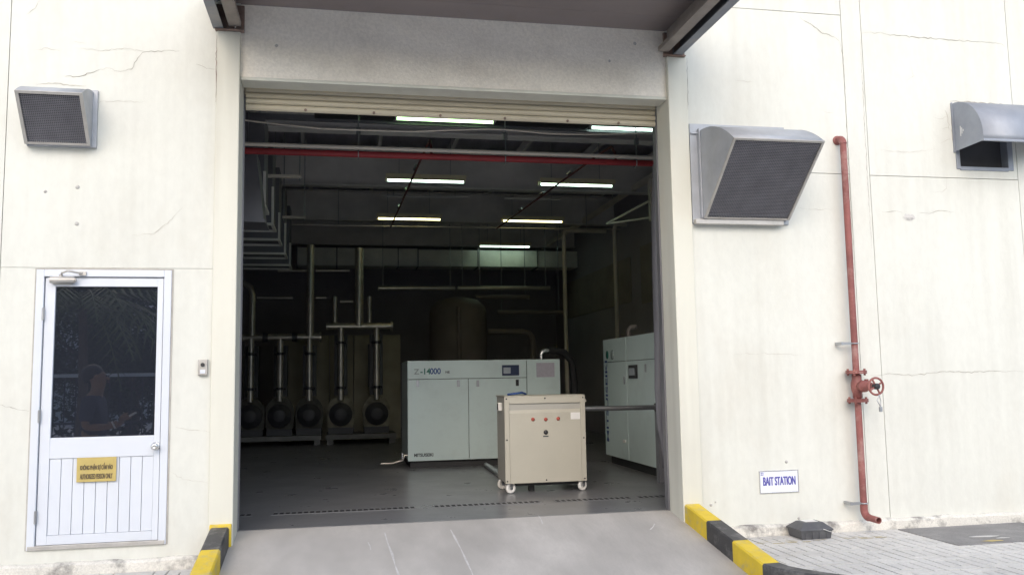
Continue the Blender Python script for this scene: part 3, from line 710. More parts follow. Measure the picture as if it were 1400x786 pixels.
# outlet elbow at the foot: turns to the right and outwards
od = Vector((.05, -1, -.04)).normalized()
r_ = .062
pe = []
for i in range(8):
    a = i / 7 * math.pi / 2
    pe.append(Vector((PXc, PYc, zbot - .03)) + od * (r_ * (1 - math.cos(a))) + Vector((0, 0, -1)) * (r_ * math.sin(a)))
MB().tube([Vector((PXc, PYc, zbot + .012))] + pe, PR * 1.14, 16).build('foot_elbow', M_red, rp_)
q0 = pe[-1]; q1 = q0 + od * .14
ob = MB(); ob.cyl(q0, q1, PR, 18, caps=False); ob.cyl(q0 + od * .02, q1, PR * .82, 18, caps=False)
n = 18; u = od.orthogonal().normalized(); v = od.cross(u)
vs = []
for R_ in (PR, PR * .82):
    for i in range(n): vs.append(q1 + (u * math.cos(6.2832 * i / n) + v * math.sin(6.2832 * i / n)) * R_)
ob.add(vs, [(i, (i + 1) % n, n + (i + 1) % n, n + i) for i in range(n)])
ob.build('outlet', M_red, rp_)
MB().cyl(q0 + od * .03, q0 + od * .032, PR * .81, 16).build('outlet_inside', M_hollow, rp_)
for z in (1.50, .045):
    MB().torus((PXc, PYc, z), (0, 0, 1), PR + .004, .007, 24, 6).box(PXc - .135, PXc - .035, PYc - .006, PYc + .006, z - .012, z + .012).box(PXc - .14, PXc - .115, PYc - .01, -.001, z - .014, z + .014).build('clamp', M_steel, rp_)

# ================================================================== BAIT SIGN AND BOX
a, c = at_y(1037.5, 643.5, -.006), at_y(1092.5, 672, -.006)
x0, x1, z1, z0 = a.x, c.x, a.z, c.z
bs = thing('wall_sign', ((x0 + x1) / 2, 0, z0), 'white sign with blue lettering on the cream wall above the dark box', 'sign')
MB().box(x0 + .008, x1 - .008, -.006, -.0005, z0 + .008, z1 - .008).build('plate', M_signw, bs)
MB().box(x0, x1, -.011, -.001, z1 - .008, z1).box(x0, x1, -.011, -.001, z0, z0 + .008).box(x0, x0 + .008, -.011, -.001, z0 + .008, z1 - .008).box(x1 - .008, x1, -.011, -.001, z0 + .008, z1 - .008).build('frame', M_zinc, bs, .001)
W_ = x1 - x0
text('lettering', 'BAIT STATION', M_blue, bs, ((x0 + x1) / 2 + .003, -.0065, z0 + (z1 - z0) * .335), .10, bold=.0015, fit=(W_ * .82, (z1 - z0) * .385), heavy=.0018)
text('lettering', '22', M_blue, bs, (x0 + .016, -.0065, z1 - .040), .034, sx=.85, bold=.0006)
bb = thing('bait_box', (4.18, -.2, Z_PAVE), 'dark grey plastic bait box with a white label on the pavement at the wall foot', 'bait box')
c0 = at_z(1088, 738, Z_PAVE); c1 = at_z(1129, 738, Z_PAVE)
bx0, bx1 = 3.95, 4.25; by0, by1 = -.315, -.075; zb = Z_PAVE + .001
b = MB()
def ring(x0, x1, y0, y1, z): return [(x0, y0, z), (x1, y0, z), (x1, y1, z), (x0, y1, z)]
def loft(rings):
    b = MB(); vs = sum(rings, []); k = len(rings)
    fs = [(i * 4 + j, i * 4 + (j + 1) % 4, (i + 1) * 4 + (j + 1) % 4, (i + 1) * 4 + j) for i in range(k - 1) for j in range(4)]
    fs += [(3, 2, 1, 0), tuple(range((k - 1) * 4, k * 4))]
    return b.add(vs, fs)
loft([ring(bx0 + .012, bx1 - .012, by0 + .01, by1 - .01, zb), ring(bx0, bx1, by0, by1, zb + .07)]).build('tray', M_bait, bb, .004)
loft([ring(bx0 - .008, bx1 + .008, by0 - .008, by1 + .008, zb + .071), ring(bx0 - .008, bx1 + .008, by0 - .008, by1 + .008, zb + .084), ring(bx0 + .055, bx1 - .055, by0 + .05, by1 - .05, zb + .135), ring(bx0 + .065, bx1 - .065, by0 + .06, by1 - .06, zb + .138)]).build('lid', M_bait, bb, .003)
MB().box(bx0 + .09, bx1 - .09, by0 + .075, by1 - .07, zb + .1385, zb + .140).build('label_sticker', M_white, bb)
for i in range(4):
    x = lerp(bx0 + .04, bx1 - .06, i / 3); MB().box(x, x + .008, by0 - .002, by0 + .006, zb + .004, zb + .066).build('rib', M_bait, bb)
MB().tube([(bx1 - .09, by0 - .008, zb + .085), (bx1 - .05, by0 - .016, zb + .07), (bx1 - .02, by0 - .014, zb + .06), (bx1 + .012, by0 + .0, zb + .05)], .0025, 6).build('string', M_white, bb)
# faded yellow lines painted round the box
for (xa, xb, ya, yb) in ((3.5, 4.75, -.40, -.385), (3.5, 4.75, -.355, -.345), (3.55, 4.7, -.30, -.295)):
    for i in range(9):
        if random.random() < .75:
            u0, u1 = lerp(xa, xb, i / 9), lerp(xa, xb, (i + random.uniform(.5, 1)) / 9)
            if u1 < bx0 - .02 or u0 > bx1 + .02 or yb < by0: MB().add([(u0, ya, Z_PAVE + .003), (u1, ya, Z_PAVE + .003), (u1, yb, Z_PAVE + .003), (u0, yb, Z_PAVE + .003)], [(0, 1, 2, 3)]).build('faded_line', M_signy, pr)

# ================================================================== MACHINES INSIDE
# floor gratings
gy = 1.22
for (xa, xb, lab) in ((-.98, -.79, 'stub of slotted drain grating beside the left jamb'), (-.62, .74, 'long slotted drain grating in the open floor in front of the pumps'), (.90, 1.98, 'slotted drain grating in the floor in front of the wide compressor'), (2.12, 2.93, 'slotted drain grating running under the front of the wheeled cabinet'), (2.99, 3.6, 'faint slotted drain grating in front of the tall compressor by the right jamb')):
    gr = thing('floor_grating', ((xa + xb) / 2, gy, 0), lab, 'grating', 'drain gratings across the doorway')
    f = MB().box(xa, xb, gy - .085, gy - .060, .001, .004).box(xa, xb, gy + .060, gy + .085, .001, .004)
    k = max(2, int((xb - xa) / .056))
    for i in range(k + 1):
        x = lerp(xa, xb - .018, i / k); f.box(x, x + .018, gy - .060, gy + .060, .001, .004)
    f.build('bars', M_floor, gr)
    MB().add([(xa, gy - .056, .0025), (xb, gy - .056, .0025), (xb, gy + .056, .0025), (xa, gy + .056, .0025)], [(0, 1, 2, 3)]).build('channel', M_rubber, gr)  # flat dark sheet stands in for the shaded recess below the bars

# compressor 1: wide cabinet
cy = 5.0
tl, tr_ = at_y(557, 494, cy), at_y(765, 490, cy)
X0, X1, ZT, ZB = tl.x, tr_.x, 1.50, .10
cp = thing('air_compressor', ((X0 + X1) / 2, cy + .6, 0), 'wide pale green compressor cabinet standing behind the wheeled cart', 'compressor')
MB().box(X0 + .01, X1 - .01, cy + .012, cy + 1.35, ZB, ZT).build('cabinet', M_comp, cp, .01)
MB().box(X0 + .04, X1 - .04, cy + .06, cy + 1.30, .001, ZB - .001).build('plinth_base', M_base, cp)
def fx(px): return at_y(px, 540, cy).x
xs = fx(640.5); xr = fx(720.5); zsp = at_y(600, 518, cy).z
gp = .004
MB().box(X0, xr - gp, cy - .008, cy + .011, zsp + gp, ZT).build('upper_panel', M_comp, cp, .004)
MB().box(X0, xs - gp, cy - .008, cy + .011, ZB, zsp - gp).build('door_panel', M_comp, cp, .004)
MB().box(xs + gp, xr - gp, cy - .008, cy + .011, ZB, zsp - gp).build('door_panel', M_comp, cp, .004)
MB().box(xr + gp, X1, cy - .008, cy + .011, ZB, ZT).build('end_panel', M_comp, cp, .004)
MB().box(X0 + .02, X1 - .02, cy + .004, cy + .0115, ZB + .02, ZT - .02).build('seam_backing', M_seam, cp)
for px in (571, 626.5, 653):
    p = at_y(px, 524, cy); MB().box(p.x - .020, p.x + .020, cy - .016, cy - .0085, p.z - .045, p.z + .045).box(p.x - .010, p.x + .010, cy - .024, cy - .0165, p.z - .02, p.z + .03).build('latch', M_steel, cp, .002)
p = at_y(707, 523, cy); MB().box(p.x - .022, p.x + .022, cy - .020, cy - .0085, p.z - .045, p.z + .045).build('latch', M_darkp, cp, .003)
a, c = at_y(686, 499, cy), at_y(709.5, 513, cy)
scn = MB().box(a.x, c.x, cy - .022, cy - .0085, c.z, a.z).build('display', M_screen, cp, .004)
MB().box(a.x + .02, a.x + .125, cy - .0245, cy - .0225, c.z + .03, a.z - .035).build('screen', M_lcd, scn)
a, c = at_y(733, 496, cy), at_y(758, 515, cy)
MB().box(a.x, c.x, cy - .0105, cy - .0085, c.z, a.z).build('notice_sheet', M_pink, cp)
p = at_y(566, 511, cy)
tz = p.z - .005
text('lettering', 'Z', M_grey, cp, (p.x, cy - .009, tz), .105, sx=1.05, bold=.002)
text('lettering', '-14', M_green, cp, (p.x + .088, cy - .009, tz), .115, sx=.95, bold=.003)
text('lettering', '000', M_inkblue, cp, (p.x + .225, cy - .009, tz), .115, sx=.90, bold=.003)
text('lettering', 'NE', M_ink, cp, (p.x + .445, cy - .009, tz + .008), .045, sx=1.1, bold=.001)
p = at_y(566, 624, cy)
text('lettering', 'MITSUISEIKI', M_ink, cp, (p.x, cy - .009, p.z), .060, sx=.88, bold=.0022)
p = at_y(740, 490, cy + .5)
MB().tube([(p.x, cy + .5, ZT - .01), (p.x, cy + .5, ZT + .09), (p.x + .02, cy + .5, ZT + .125), (p.x + .06, cy + .5, ZT + .14), (p.x + .12, cy + .51, ZT + .14)], .032, 10).build('outlet_pipe', M_zinc, cp)
hz = [(p.x + .115, cy + .51, ZT + .14), (p.x + .25, cy + .55, ZT + .14), (p.x + .38, cy + .58, ZT + .11), (p.x + .50, cy + .6, ZT - .02), (p.x + .54, cy + .62, ZT - .35), (p.x + .53, cy + .62, .5), (p.x + .5, cy + .62, .02)]
MB().tube(hz, .055, 10).build('flexible_hose', M_rubber, cp)
MB().tube([(X0 - .36, cy + .25, .06), (X0 - .2, cy + .23, .06), (X0 - .06, cy + .2, .10), (X0 - .03, cy + .2, .17), (X0 + .02, cy + .2, .17)], .016, 8).build('drain_hose', M_lagg, cp)
MB().cyl((X0 - .06, cy + .2, .12), (X0 - .06, cy + .2, .20), .024, 10).build('drain_valve', M_zinc, cp)

# compressor 2: tall, turned to face the hall
cx2 = 3.79
ya, yb = 2.55, at_x(825, 465, cx2).y
ZT2 = 1.76
c2 = thing('air_compressor', (cx2 + .6, (ya + yb) / 2, 0), 'tall pale green compressor cabinet behind the right jamb, seen at a slant', 'compressor')
MB().box(cx2 + .012, cx2 + 1.25, ya, yb, .12, ZT2).build('cabinet', M_comp, c2, .01)
MB().box(cx2 + .06, cx2 + 1.2, ya + .04, yb - .04, .001, .119).build('plinth_base', M_base, c2)
ymid = at_x(856, 470, cx2).y; z2 = at_x(860, 493, cx2).z
for (y0, y1, z0, z1) in ((ya, ymid - gp, z2 + gp, ZT2), (ymid + gp, yb, z2 + gp, ZT2), (ya, ymid - gp, .12, z2 - gp), (ymid + gp, yb, .12, z2 - gp)):
    MB().box(cx2 - .008, cx2 + .011, y0, y1, z0, z1).build('door_panel', M_comp, c2, .004)
MB().box(cx2 + .004, cx2 + .0115, ya + .02, yb - .02, .14, ZT2 - .02).build('seam_backing', M_seam, c2)
a, c = at_x(861, 499, cx2), at_x(873, 517, cx2)
dsp = MB().box(cx2 - .024, cx2 - .0085, c.y, a.y, c.z, a.z).build('display', M_darkp, c2, .004)
MB().box(cx2 - .0265, cx2 - .0245, c.y + .08, a.y - .03, c.z + .04, a.z - .04).build('screen', M_lcd, dsp)
p = at_x(838, 485, cx2); MB().lathe((cx2 - .008, p.y, p.z), (-1, 0, 0), [(.07, 0), (.07, .006), (0, .006)], 20).build('badge', M_grey, c2)
p = at_x(831, 485, cx2); MB().lathe((cx2 - .008, p.y, p.z), (-1, 0, 0), [(.06, 0), (.06, .005), (0, .005)], 20).build('badge', M_green, c2)
for (px, py) in ((855, 520), (884, 503)):
    p = at_x(px, py, cx2); MB().box(cx2 - .02, cx2 - .0085, p.y - .02, p.y + .02, p.z - .05, p.z + .05).build('latch', M_steel, c2, .002)
p = at_x(855, 603, cx2); MB().box(cx2 - .02, cx2 - .0085, p.y - .05, p.y + .05, p.z - .02, p.z + .02).build('latch', M_white, c2, .002)
# lettering that runs up the far edge
p = at_x(829.5, 602, cx2)
cu_o = text('lettering', 'MITSUISEIKI', M_inkblue, c2, (0, 0, 0), .15, rot=(0, 0, 0), sx=1.05, bold=.003)
me = cu_o.data
xs_ = [v.co.x for v in me.vertices]; k_ = 1.15 / (max(xs_) - min(xs_))
me.transform(Matrix.Translation((cx2 - .0095, yb - .17, .30)) @ Matrix(((0, 0, -1, 0), (0, 1, 0, 0), (1, 0, 0, 0), (0, 0, 0, 1))) @ Matrix.Diagonal((k_, .95, 1, 1)))
p = at_x(860, 470, cx2 + .25)
MB().tube([(cx2 + .25, p.y, ZT2), (cx2 + .25, p.y, ZT2 + .12), (cx2 + .28, p.y, ZT2 + .16), (cx2 + .34, p.y, ZT2 + .17), (cx2 + .36, p.y, ZT2 + .17)], .035, 10).build('outlet_pipe', M_tank, c2)

# wheeled cart
ky = 1.88
a, c = at_y(689.3, 541, ky), at_y(802.3, 657, ky)
kx0, kx1, kz1, kz0 = a.x, c.x, a.z - .002, c.z + .003
ct = thing('wheeled_cabinet', ((kx0 + kx1) / 2, ky + .3, 0), 'beige steel equipment cabinet on white castors in the open doorway', 'cart')
dp = .52
MB().box(kx0 + .012, kx1 - .012, ky + .014, ky + dp, kz0, kz1 - .012).build('body', M_cartS, ct, .006)
MB().box(kx0, kx1, ky + .004, ky + dp + .004, kz1 - .011, kz1).build('top_plate', M_cart, ct, .004)
# front: a panel inside a frame, recessed at the head
MB().box(kx0, kx0 + .052, ky - .004, ky + .013, kz0, kz1 - .012).box(kx1 - .052, kx1, ky - .004, ky + .013, kz0, kz1 - .012).box(kx0 + .052, kx1 - .052, ky - .004, ky + .013, kz1 - .085, kz1 - .012).build('front_frame', M_cart, ct, .002)
fp = MB(); fz = kz1 - .087
prof = [(kz0 + .0, .002), (fz - .10, .002), (fz - .0, .050), (fz - .0, .06), (kz0 + .0, .012)]
fp.prism([(p[1], p[0]) for p in prof], (kx0 + .054, ky - .004, 0), (0, 1, 0), (0, 0, 1), (kx1 - kx0 - .108, 0, 0))
fp.build('front_panel', M_cart, ct)
for (px, py) in ((728.5, 573), (746, 573), (763, 572)):
    p = at_y(px, py, ky); l = MB().lathe((p.x, ky - .002, p.z), (0, -1, 0), [(.020, 0), (.020, .006), (.014, .008), (.014, .014), (.010, .018), (0, .018)], 14).build('red_button', M_btn, ct)
p = at_y(746, 590.5, ky)
MB().lathe((p.x, ky - .002, p.z), (0, -1, 0), [(.024, 0), (.024, .01), (.015, .02), (0, .02)], 18).build('knob', M_darkp, ct)
MB().box(p.x - .030, p.x + .030, ky - .0045, ky - .0025, p.z - .050, p.z - .038).build('knob_label', M_ink, ct)
a, c = at_y(780, 563.5, ky), at_y(793, 572.5, ky)
MB().box(a.x, c.x, ky - .0045, ky - .0025, c.z, a.z).build('label_sticker', M_white, ct)
for (i, j) in ((0, 0), (.5, 0), (1, 0), (0, .5), (1, .5), (0, 1), (.5, 1), (1, 1)):
    x = lerp(kx0 + .022, kx1 - .022, i); z = lerp(kz0 + .025, kz1 - .032, j)
    MB().lathe((x, ky - .003 if (i != .5 or j == 1) else ky - .001, z), (0, -1, 0), [(.009, 0), (.009, .003), (.005, .005), (0, .005)], 8).build('screw', M_darkp, ct)
MB().box(kx0 - .03, kx0 + .011, ky + .20, ky + .27, kz1 - .165, kz1 - .075).build('side_socket', M_white, ct, .004)
MB().box(kx0 - .034, kx0 - .031, ky + .21, ky + .26, kz1 - .155, kz1 - .085).build('socket_face', M_darkp, ct)
MB().box(kx1 - .012, kx1 + .045, ky + .10, ky + .13, kz1 - .085, kz1 - .055).build('side_peg', M_cart, ct, .003)
MB().tube([(kx0 + .08, ky + .2, kz1 + .012), (kx0 + .14, ky + .12, kz1 + .022), (kx0 + .24, ky + .2, kz1 + .03), (kx0 + .3, ky + .3, kz1 + .012)], .012, 8).build('blue_cable', M_inkblue, ct)
MB().box(kx0 + .05, kx1 - .05, ky + .1, ky + dp - .1, kz0 - .04, kz0 - .001).build('under_frame', M_base, ct)
for (x, y, a_) in ((kx0 + .065, ky + .06, .35), (kx1 - .035, ky + .06, .5), (kx0 + .05, ky + dp - .06, .2), (kx1 - .06, ky + dp - .06, .3)):
    ax = Vector((math.sin(a_), -math.cos(a_), 0)); pr_ = Vector((ax.y, -ax.x, 0)); o3 = Vector((x, y, .059))
    c = MB().lathe(o3 - ax * .018, ax, [(0, 0), (.050, 0), (.058, .006), (.058, .030), (.050, .036), (.03, .036), (.028, .030), (0, .030)], 22).build('castor', M_white, ct)
    fk = MB()
    for sg_ in (-1, 1):
        q = o3 + ax * (.024 * sg_)
        fk.hexa([tuple(q + pr_ * u_ + ax * v_ + Vector((0, 0, w_))) for w_ in (-.012, kz0 - .06) for (u_, v_) in ((-.014, -.003), (.014, -.003), (.014, .003), (-.014, .003))])
    fk.build('fork', M_steel, c)
    MB().cyl(o3 - ax * .028, o3 + ax * .030, .014, 12).build('axle', M_steel, c)
MB().box(kx0 + .30, kx0 + .36, ky + .2, ky + .26, .001, kz0 - .041).build('stand_foot', M_base, ct)
# loose steel bar on the floor left of the cart
lb = MB(); p0 = at_z(666, 637, .03); p1 = at_z(683, 648, .03)
dv = (p1 - p0).normalized(); lb.cyl(p0 - dv * .1 + Vector((0, 0, .006)), p1 + dv * .25 + Vector((0, 0, .006)), .035, 12)
tag(lb.build('floor_pipe', M_steel), 'short grey pipe lying on the hall floor beside the wheeled cabinet', 'pipe')
# horizontal pipe from the jamb to the cart
py_ = 2.3
a, c = at_y(798, 558.5, py_), at_y(899, 556.5, py_)
hp = thing('barrier_pipe', (a.x, py_, a.z - .04), 'level blue-grey pipe crossing between the beige cabinet and the right jamb', 'pipe')
MB().cyl((a.x, py_, a.z), (c.x, py_, c.z), .028, 16).build('tube', M_steel, hp)
MB().cyl((c.x - .03, py_, c.z), (c.x + .02, py_, c.z), .05, 16).build('end_flange', M_darkp, hp)
MB().box(c.x - .02, c.x + .05, py_ - .05, py_ + .05, .001, c.z - .02).build('post', M_ductd, hp)
# dark plastic curtain gathered behind the right jamb
cvp = [(893, 225, 0), (892, 300, 0), (894, 400, 0), (896, 470, 0), (896, 530, 0), (899, 580, 0), (905, 612, 0), (906, 640, 0)]
b = MB(); vs = []; K = 9
for (px, py, _) in cvp:
    p = at_y(px, py, .62)
    for k in range(K):
        vs.append((p.x + k * .045, .62 + .03 * math.sin(k * 1.9 + p.z * .8) + .004 * k, p.z))
b.add(vs, [(i * K + k, i * K + k + 1, (i + 1) * K + k + 1, (i + 1) * K + k) for i in range(len(cvp) - 1) for k in range(K - 1)], True)
cv = b.build('strip_curtain', M_plastic_sheet); sm = cv.modifiers.new('solid', 'SOLIDIFY'); sm.thickness = .004
tag(cv, 'dark plastic curtain gathered behind the right jamb of the doorway', 'curtain')

# ---- lamps in three rows under the roof
def lamp(xa, y, z, E, label, body=M_bmin, drop=.3):
    r = thing('ceiling_light', (xa + .61, y, z - .03), label, 'light', 'fluorescent lights hung from the roof')
    prof = [(-.11, .0), (-.05, .055), (.05, .055), (.11, .0), (.10, -.004), (.045, .045), (-.045, .045), (-.10, -.004)]
    MB().prism(prof, (xa, y, z), (0, 1, 0), (0, 0, 1), (1.22, 0, 0)).build('reflector', body, r)
    MB().box(xa - .01, xa + 1.23, y - .118, y - .111, z + .012, z + .075).box(xa - .01, xa + 1.23, y + .111, y + .118, z + .012, z + .075).build('skirt', body, r)
    MB().cyl((xa + .02, y, z - .006), (xa + 1.20, y, z - .006), .018, 12).build('tube', E, r)
    for x in (xa, xa + 1.2): MB().box(x, x + .02, y - .025, y + .025, z - .03, z + .04).build('end_cap', M_white, r)
    for x in (xa + .2, xa + 1.0): MB().cyl((x, y, z + .05), (x, y, HZ), .005, 6).build('suspension_rod', M_steel, r)
M_lrefl = mat('lamp_reflector', (.78, .70, .48), .5, var=.1, scale=4)
lamp(.655, 2.9, 4.385, E_g, 'greenish fluorescent light in the row just behind the shutter', M_darkp)
lamp(3.13, 3.0, 4.40, E_w, 'cool white fluorescent light just behind the shutter, cut by the right jamb', M_darkp)
lamp(.70, 5.85, 4.30, E_w, 'fluorescent light with beige reflector in the second row from the doorway, on the pump side', M_lrefl)
lamp(3.12, 5.85, 4.30, E_w, 'fluorescent light with beige reflector in the second row from the doorway, on the tray side', M_lrefl)
lamp(.70, 9.1, 4.30, E_y, 'yellowish fluorescent light in the third row from the doorway, on the pump side', M_lrefl)
lamp(3.12, 9.1, 4.30, E_y, 'yellowish fluorescent light in the third row from the doorway, on the tray side', M_lrefl)
lamp(3.22, 12.6, 4.33, E_w, 'lone fluorescent light in front of the long sheet duct at the back', M_lrefl)
# cable tray in the first row
tz = 4.40
for (xa, xb, lab) in ((-.30, .64, 'short dark slotted cable tray between the left jamb and the greenish light'), (1.90, 3.1, 'dark slotted cable tray between the greenish light and the cool white light')):
    t = thing('cable_tray', ((xa + xb) / 2, 2.95, tz), lab, 'cable tray', 'cable trays under the roof')
    b = MB().box(xa, xb, 2.90, 2.905, tz, tz + .11).box(xa, xb, 2.90, 3.08, tz - .006, tz - .001)
    b.build('tray', M_darkp, t)
    k = int((xb - xa) / .19)
    for i in range(k): MB().box(xa + .05 + i * .19, xa + .15 + i * .19, 2.896, 2.8995, tz + .03, tz + .08).build('slot', M_bmin, t)
    for x in (xa + .1, xb - .1): MB().cyl((x, 3.0, tz), (x, 3.0, HZ), .006, 6).build('suspension_rod', M_steel, t)
b = thing('steel_rail', (1.1, 2.96, 4.3), 'dark steel rail carrying the first row of lights across the hall', 'rail')
MB().box(HX0, HX1, 3.10, 3.14, 4.37, 4.44).build('rail', M_ductd, b)

# red main with conduit and hangers
ry = 1.5
a, c = at_y(335, 206, ry), at_y(895, 222, ry)
M_tankr = mat('branch_red', (.14, .03, .03), .6, var=.3, scale=5)
rm = thing('sprinkler_main', (1.2, ry, a.z), 'red pipe with pale conduit running across the hall just inside the doorway', 'pipe')
zc = (a.z + c.z) / 2
MB().cyl((HX0, ry + .05, zc), (HX1, ry + .05, zc + .008), .034, 14).build('red_pipe', M_redin, rm)
MB().cyl((HX0, ry - .03, zc + .052), (HX1, ry - .03, zc + .052), .021, 12).build('conduit', M_cond, rm)
for px in (490, 691, 870):
    x = at_y(px, 200, ry).x
    h = MB().cyl((x, ry, zc + .06), (x, ry, HZ), .007, 8).build('hanger', M_steel, rm)
    MB().torus((x, ry + .05, zc), (1, 0, 0), .05, .006, 20, 6).build('ring', M_steel, h)
    MB().box(x - .022, x + .022, ry - .022, ry + .022, zc + .20, zc + .27).build('clip', M_steel, h)
for (px, y1) in ((590, 9.0), (842, 9.0)):
    p = at_y(px, 206, ry + .05)
    br = MB().tube([(p.x, ry + .05, zc), (p.x, ry + .09, zc + .12), (p.x, ry + .2, zc + .22), (p.x, ry + .5, zc + .25), (p.x, 9.0, zc + .55)], .014, 8).build('branch_pipe', M_tankr, rm)
    for y in (3.4, 5.0, 6.6): MB().cyl((p.x, y, zc + .22 + .04 * y), (p.x, y + .22, zc + .22 + .04 * y + .01), .024, 10).build('coupling', M_zinc, br)
# sagging cable
pts = [(330, 164), (380, 170), (440, 176), (500, 178.5), (560, 180), (620, 178), (665, 176.5), (700, 178), (750, 183), (800, 184), (850, 183), (900, 182)]
cb = MB().tube([at_y(px, py, 1.25) for (px, py) in pts], .009, 8); 
tag(cb.build('sagging_cable', M_cond), 'pale cable sagging across the top of the doorway in front of the lights', 'cable')
# thin conduits across the roof
for (pa, pb, y, r, M, lab) in (((385, 307), (870, 314), 9.6, .016, M_lagg, 'long thin conduit crossing the hall just below the yellowish lights'), ((690, 271), (765, 273), 7.6, .018, M_bmin, 'short thin conduit above the yellowish light on the tray side'), ((520, 268), (640, 270), 7.9, .016, M_bmin, 'short thin conduit above the yellowish light on the pump side')):
    a, c = at_y(*pa, y), at_y(*pb, y)
    t = thing('conduit', (a.x, y, a.z), lab, 'conduit', 'thin conduits under the roof')
    MB().cyl(a, c, r, 8).build('tube', M, t)
    for q in (.15, .85):
        s = a.lerp(c, q); MB().cyl(s, (s.x, s.y, HZ), .006, 6).build('suspension_rod', M_steel, t)

# stepped ducts down the left side
for i, y in enumerate((3.05, 4.35, 5.65, 7.1, 8.55)):
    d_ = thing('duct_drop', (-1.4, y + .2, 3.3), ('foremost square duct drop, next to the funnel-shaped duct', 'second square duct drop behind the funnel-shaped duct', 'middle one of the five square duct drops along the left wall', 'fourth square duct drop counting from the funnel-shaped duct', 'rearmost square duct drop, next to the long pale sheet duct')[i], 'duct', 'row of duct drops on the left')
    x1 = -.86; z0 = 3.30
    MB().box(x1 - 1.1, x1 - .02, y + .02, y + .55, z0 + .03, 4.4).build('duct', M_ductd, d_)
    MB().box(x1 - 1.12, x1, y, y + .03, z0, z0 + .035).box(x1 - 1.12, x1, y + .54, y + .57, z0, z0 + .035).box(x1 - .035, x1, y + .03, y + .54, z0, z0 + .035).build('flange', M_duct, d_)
    MB().box(x1 - .03, x1 + .002, y - .002, y + .02, z0 + .036, 3.72 + .1 * (i % 2)).build('lit_edge', M_duct, d_)  # pale strip paints the lit vertical edge, as the pale flange does below
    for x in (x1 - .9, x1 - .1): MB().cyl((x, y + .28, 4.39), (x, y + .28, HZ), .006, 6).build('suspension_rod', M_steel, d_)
# funnel-shaped duct beside the doorway
fd = thing('funnel_duct', (-1.02, 2.3, 3.3), 'grey funnel-shaped duct just inside the left jamb', 'duct')
a = at_y(349, 207, 2.3); c = at_y(336, 300, 2.3); e_ = at_y(362, 270, 2.3)
MB().hexa([(a.x - .7, 2.3, c.z), (e_.x - .01, 2.3, c.z), (e_.x - .01, 2.8, c.z), (a.x - .7, 2.8, c.z), (a.x - .3, 2.3, a.z + .25), (a.x + .01, 2.3, a.z), (a.x + .01, 2.8, a.z), (a.x - .3, 2.8, a.z + .25)]).build('cone', M_ductd, fd)
MB().box(a.x - .7, e_.x + .01, 2.28, 2.82, c.z - .03, c.z - .001).build('flange', M_ductd, fd)
MB().cyl((a.x - .1, 2.55, a.z), (a.x - .1, 2.55, HZ), .006, 6).build('suspension_rod', M_steel, fd)
# bracket frames at left
for (px, py, w_, y, lab) in ((362, 238, 50, 4.0, 'wide pale strut trapeze hanging above the foremost duct drops'), (386, 295, 32, 6.2, 'narrow pale strut trapeze hanging beside the middle duct drops')):
    p = at_y(px, py, y); q = at_y(px + w_, py + 1, y)
    t = thing('strut_bracket', (p.x, y, p.z), lab, 'bracket', 'strut brackets on the left')
    MB().box(p.x, q.x, y, y + .04, p.z - .04, p.z).build('strut', M_cond, t)
    for x in (p.x + .02, q.x - .02): MB().cyl((x, y + .02, p.z - .07), (x, y + .02, HZ), .008, 6).build('suspension_rod', M_steel, t)

# long sheet duct at the back
ly = 12.95
ld = thing('sheet_duct', (2.5, ly, 3.9), 'long pale sheet-metal duct crossing the back of the hall', 'duct')
xa, xb = -.95, 6.4
zt, zb = 4.30, 3.89
seams = [at_y(px, 350, ly).x for px in (405, 461, 545, 572, 654, 735, 800)]
seams = [max(xa, s) for s in seams] + [HX1]
for i in range(len(seams) - 1):
    MB().box(seams[i] + .006, seams[i + 1] - .006, ly, ly + .6, zb, zt - (.02 if i > 2 else 0)).build('duct_section', M_duct, ld)
    MB().box(seams[i] - .02, seams[i] + .0, ly - .03, ly + .63, zb - .03, zt + .03).build('flange', M_ductd, ld)
for x in (0, 2, 4): MB().cyl((x, ly + .3, zt), (x, ly + .3, HZ), .01, 6).build('suspension_rod', M_steel, ld)
# tray and supports along the right side
trx = 5.0
rt = thing('pipe_tray', (trx, 7, 4.4), 'pale pipe rack running back along the right side under the roof', 'pipe rack')
pa, pb = at_x(895, 240, trx), at_x(765, 319, trx)
zz_ = (pa.z + pb.z) / 2
MB().box(trx, trx + .06, 2.0, 13.8, zz_ - .06, zz_ + .03).build('rail', M_cond, rt)
p = at_x(888, 245, trx); 
MB().box(trx - .02, trx + .06, p.y - .04, p.y + .04, zz_ - .75, zz_ - .061).build('drop_leg', M_cond, rt)
q = at_x(840, 288, trx)
MB().cyl((trx - .02, p.y, zz_ - .42), (trx - .6, p.y + .5, zz_ - .72), .018, 8).cyl((trx - .02, p.y, zz_ - .70), (trx - .6, p.y + .5, zz_ - .72), .018, 8).build('brace', M_cond, rt)
for y in (4, 8, 12): MB().cyl((trx + .03, y, zz_), (trx + .03, y, HZ), .01, 6).build('suspension_rod', M_steel, rt)
for (px, y, zt_, r, lab) in ((773, 10.6, 4.3, .045, 'pale vertical pipe standing behind the wide compressor'), (843, 9.2, 4.2, .04, 'pale vertical pipe rising beside the tall compressor')):
    x = at_y(px, 420, y).x
    t = thing('vertical_pipe', (x, y, 0), lab, 'pipe', 'vertical pipes at the back right')
    MB().cyl((x, y, .001), (x, y, zt_), r, 12).build('riser', M_cond, t)
    MB().tube([(x, y, zt_), (x + .02, y, zt_ + .05), (x + .07, y, zt_ + .08), (HX1, y, zt_ + .08)], r, 10).build('bend', M_cond, t)
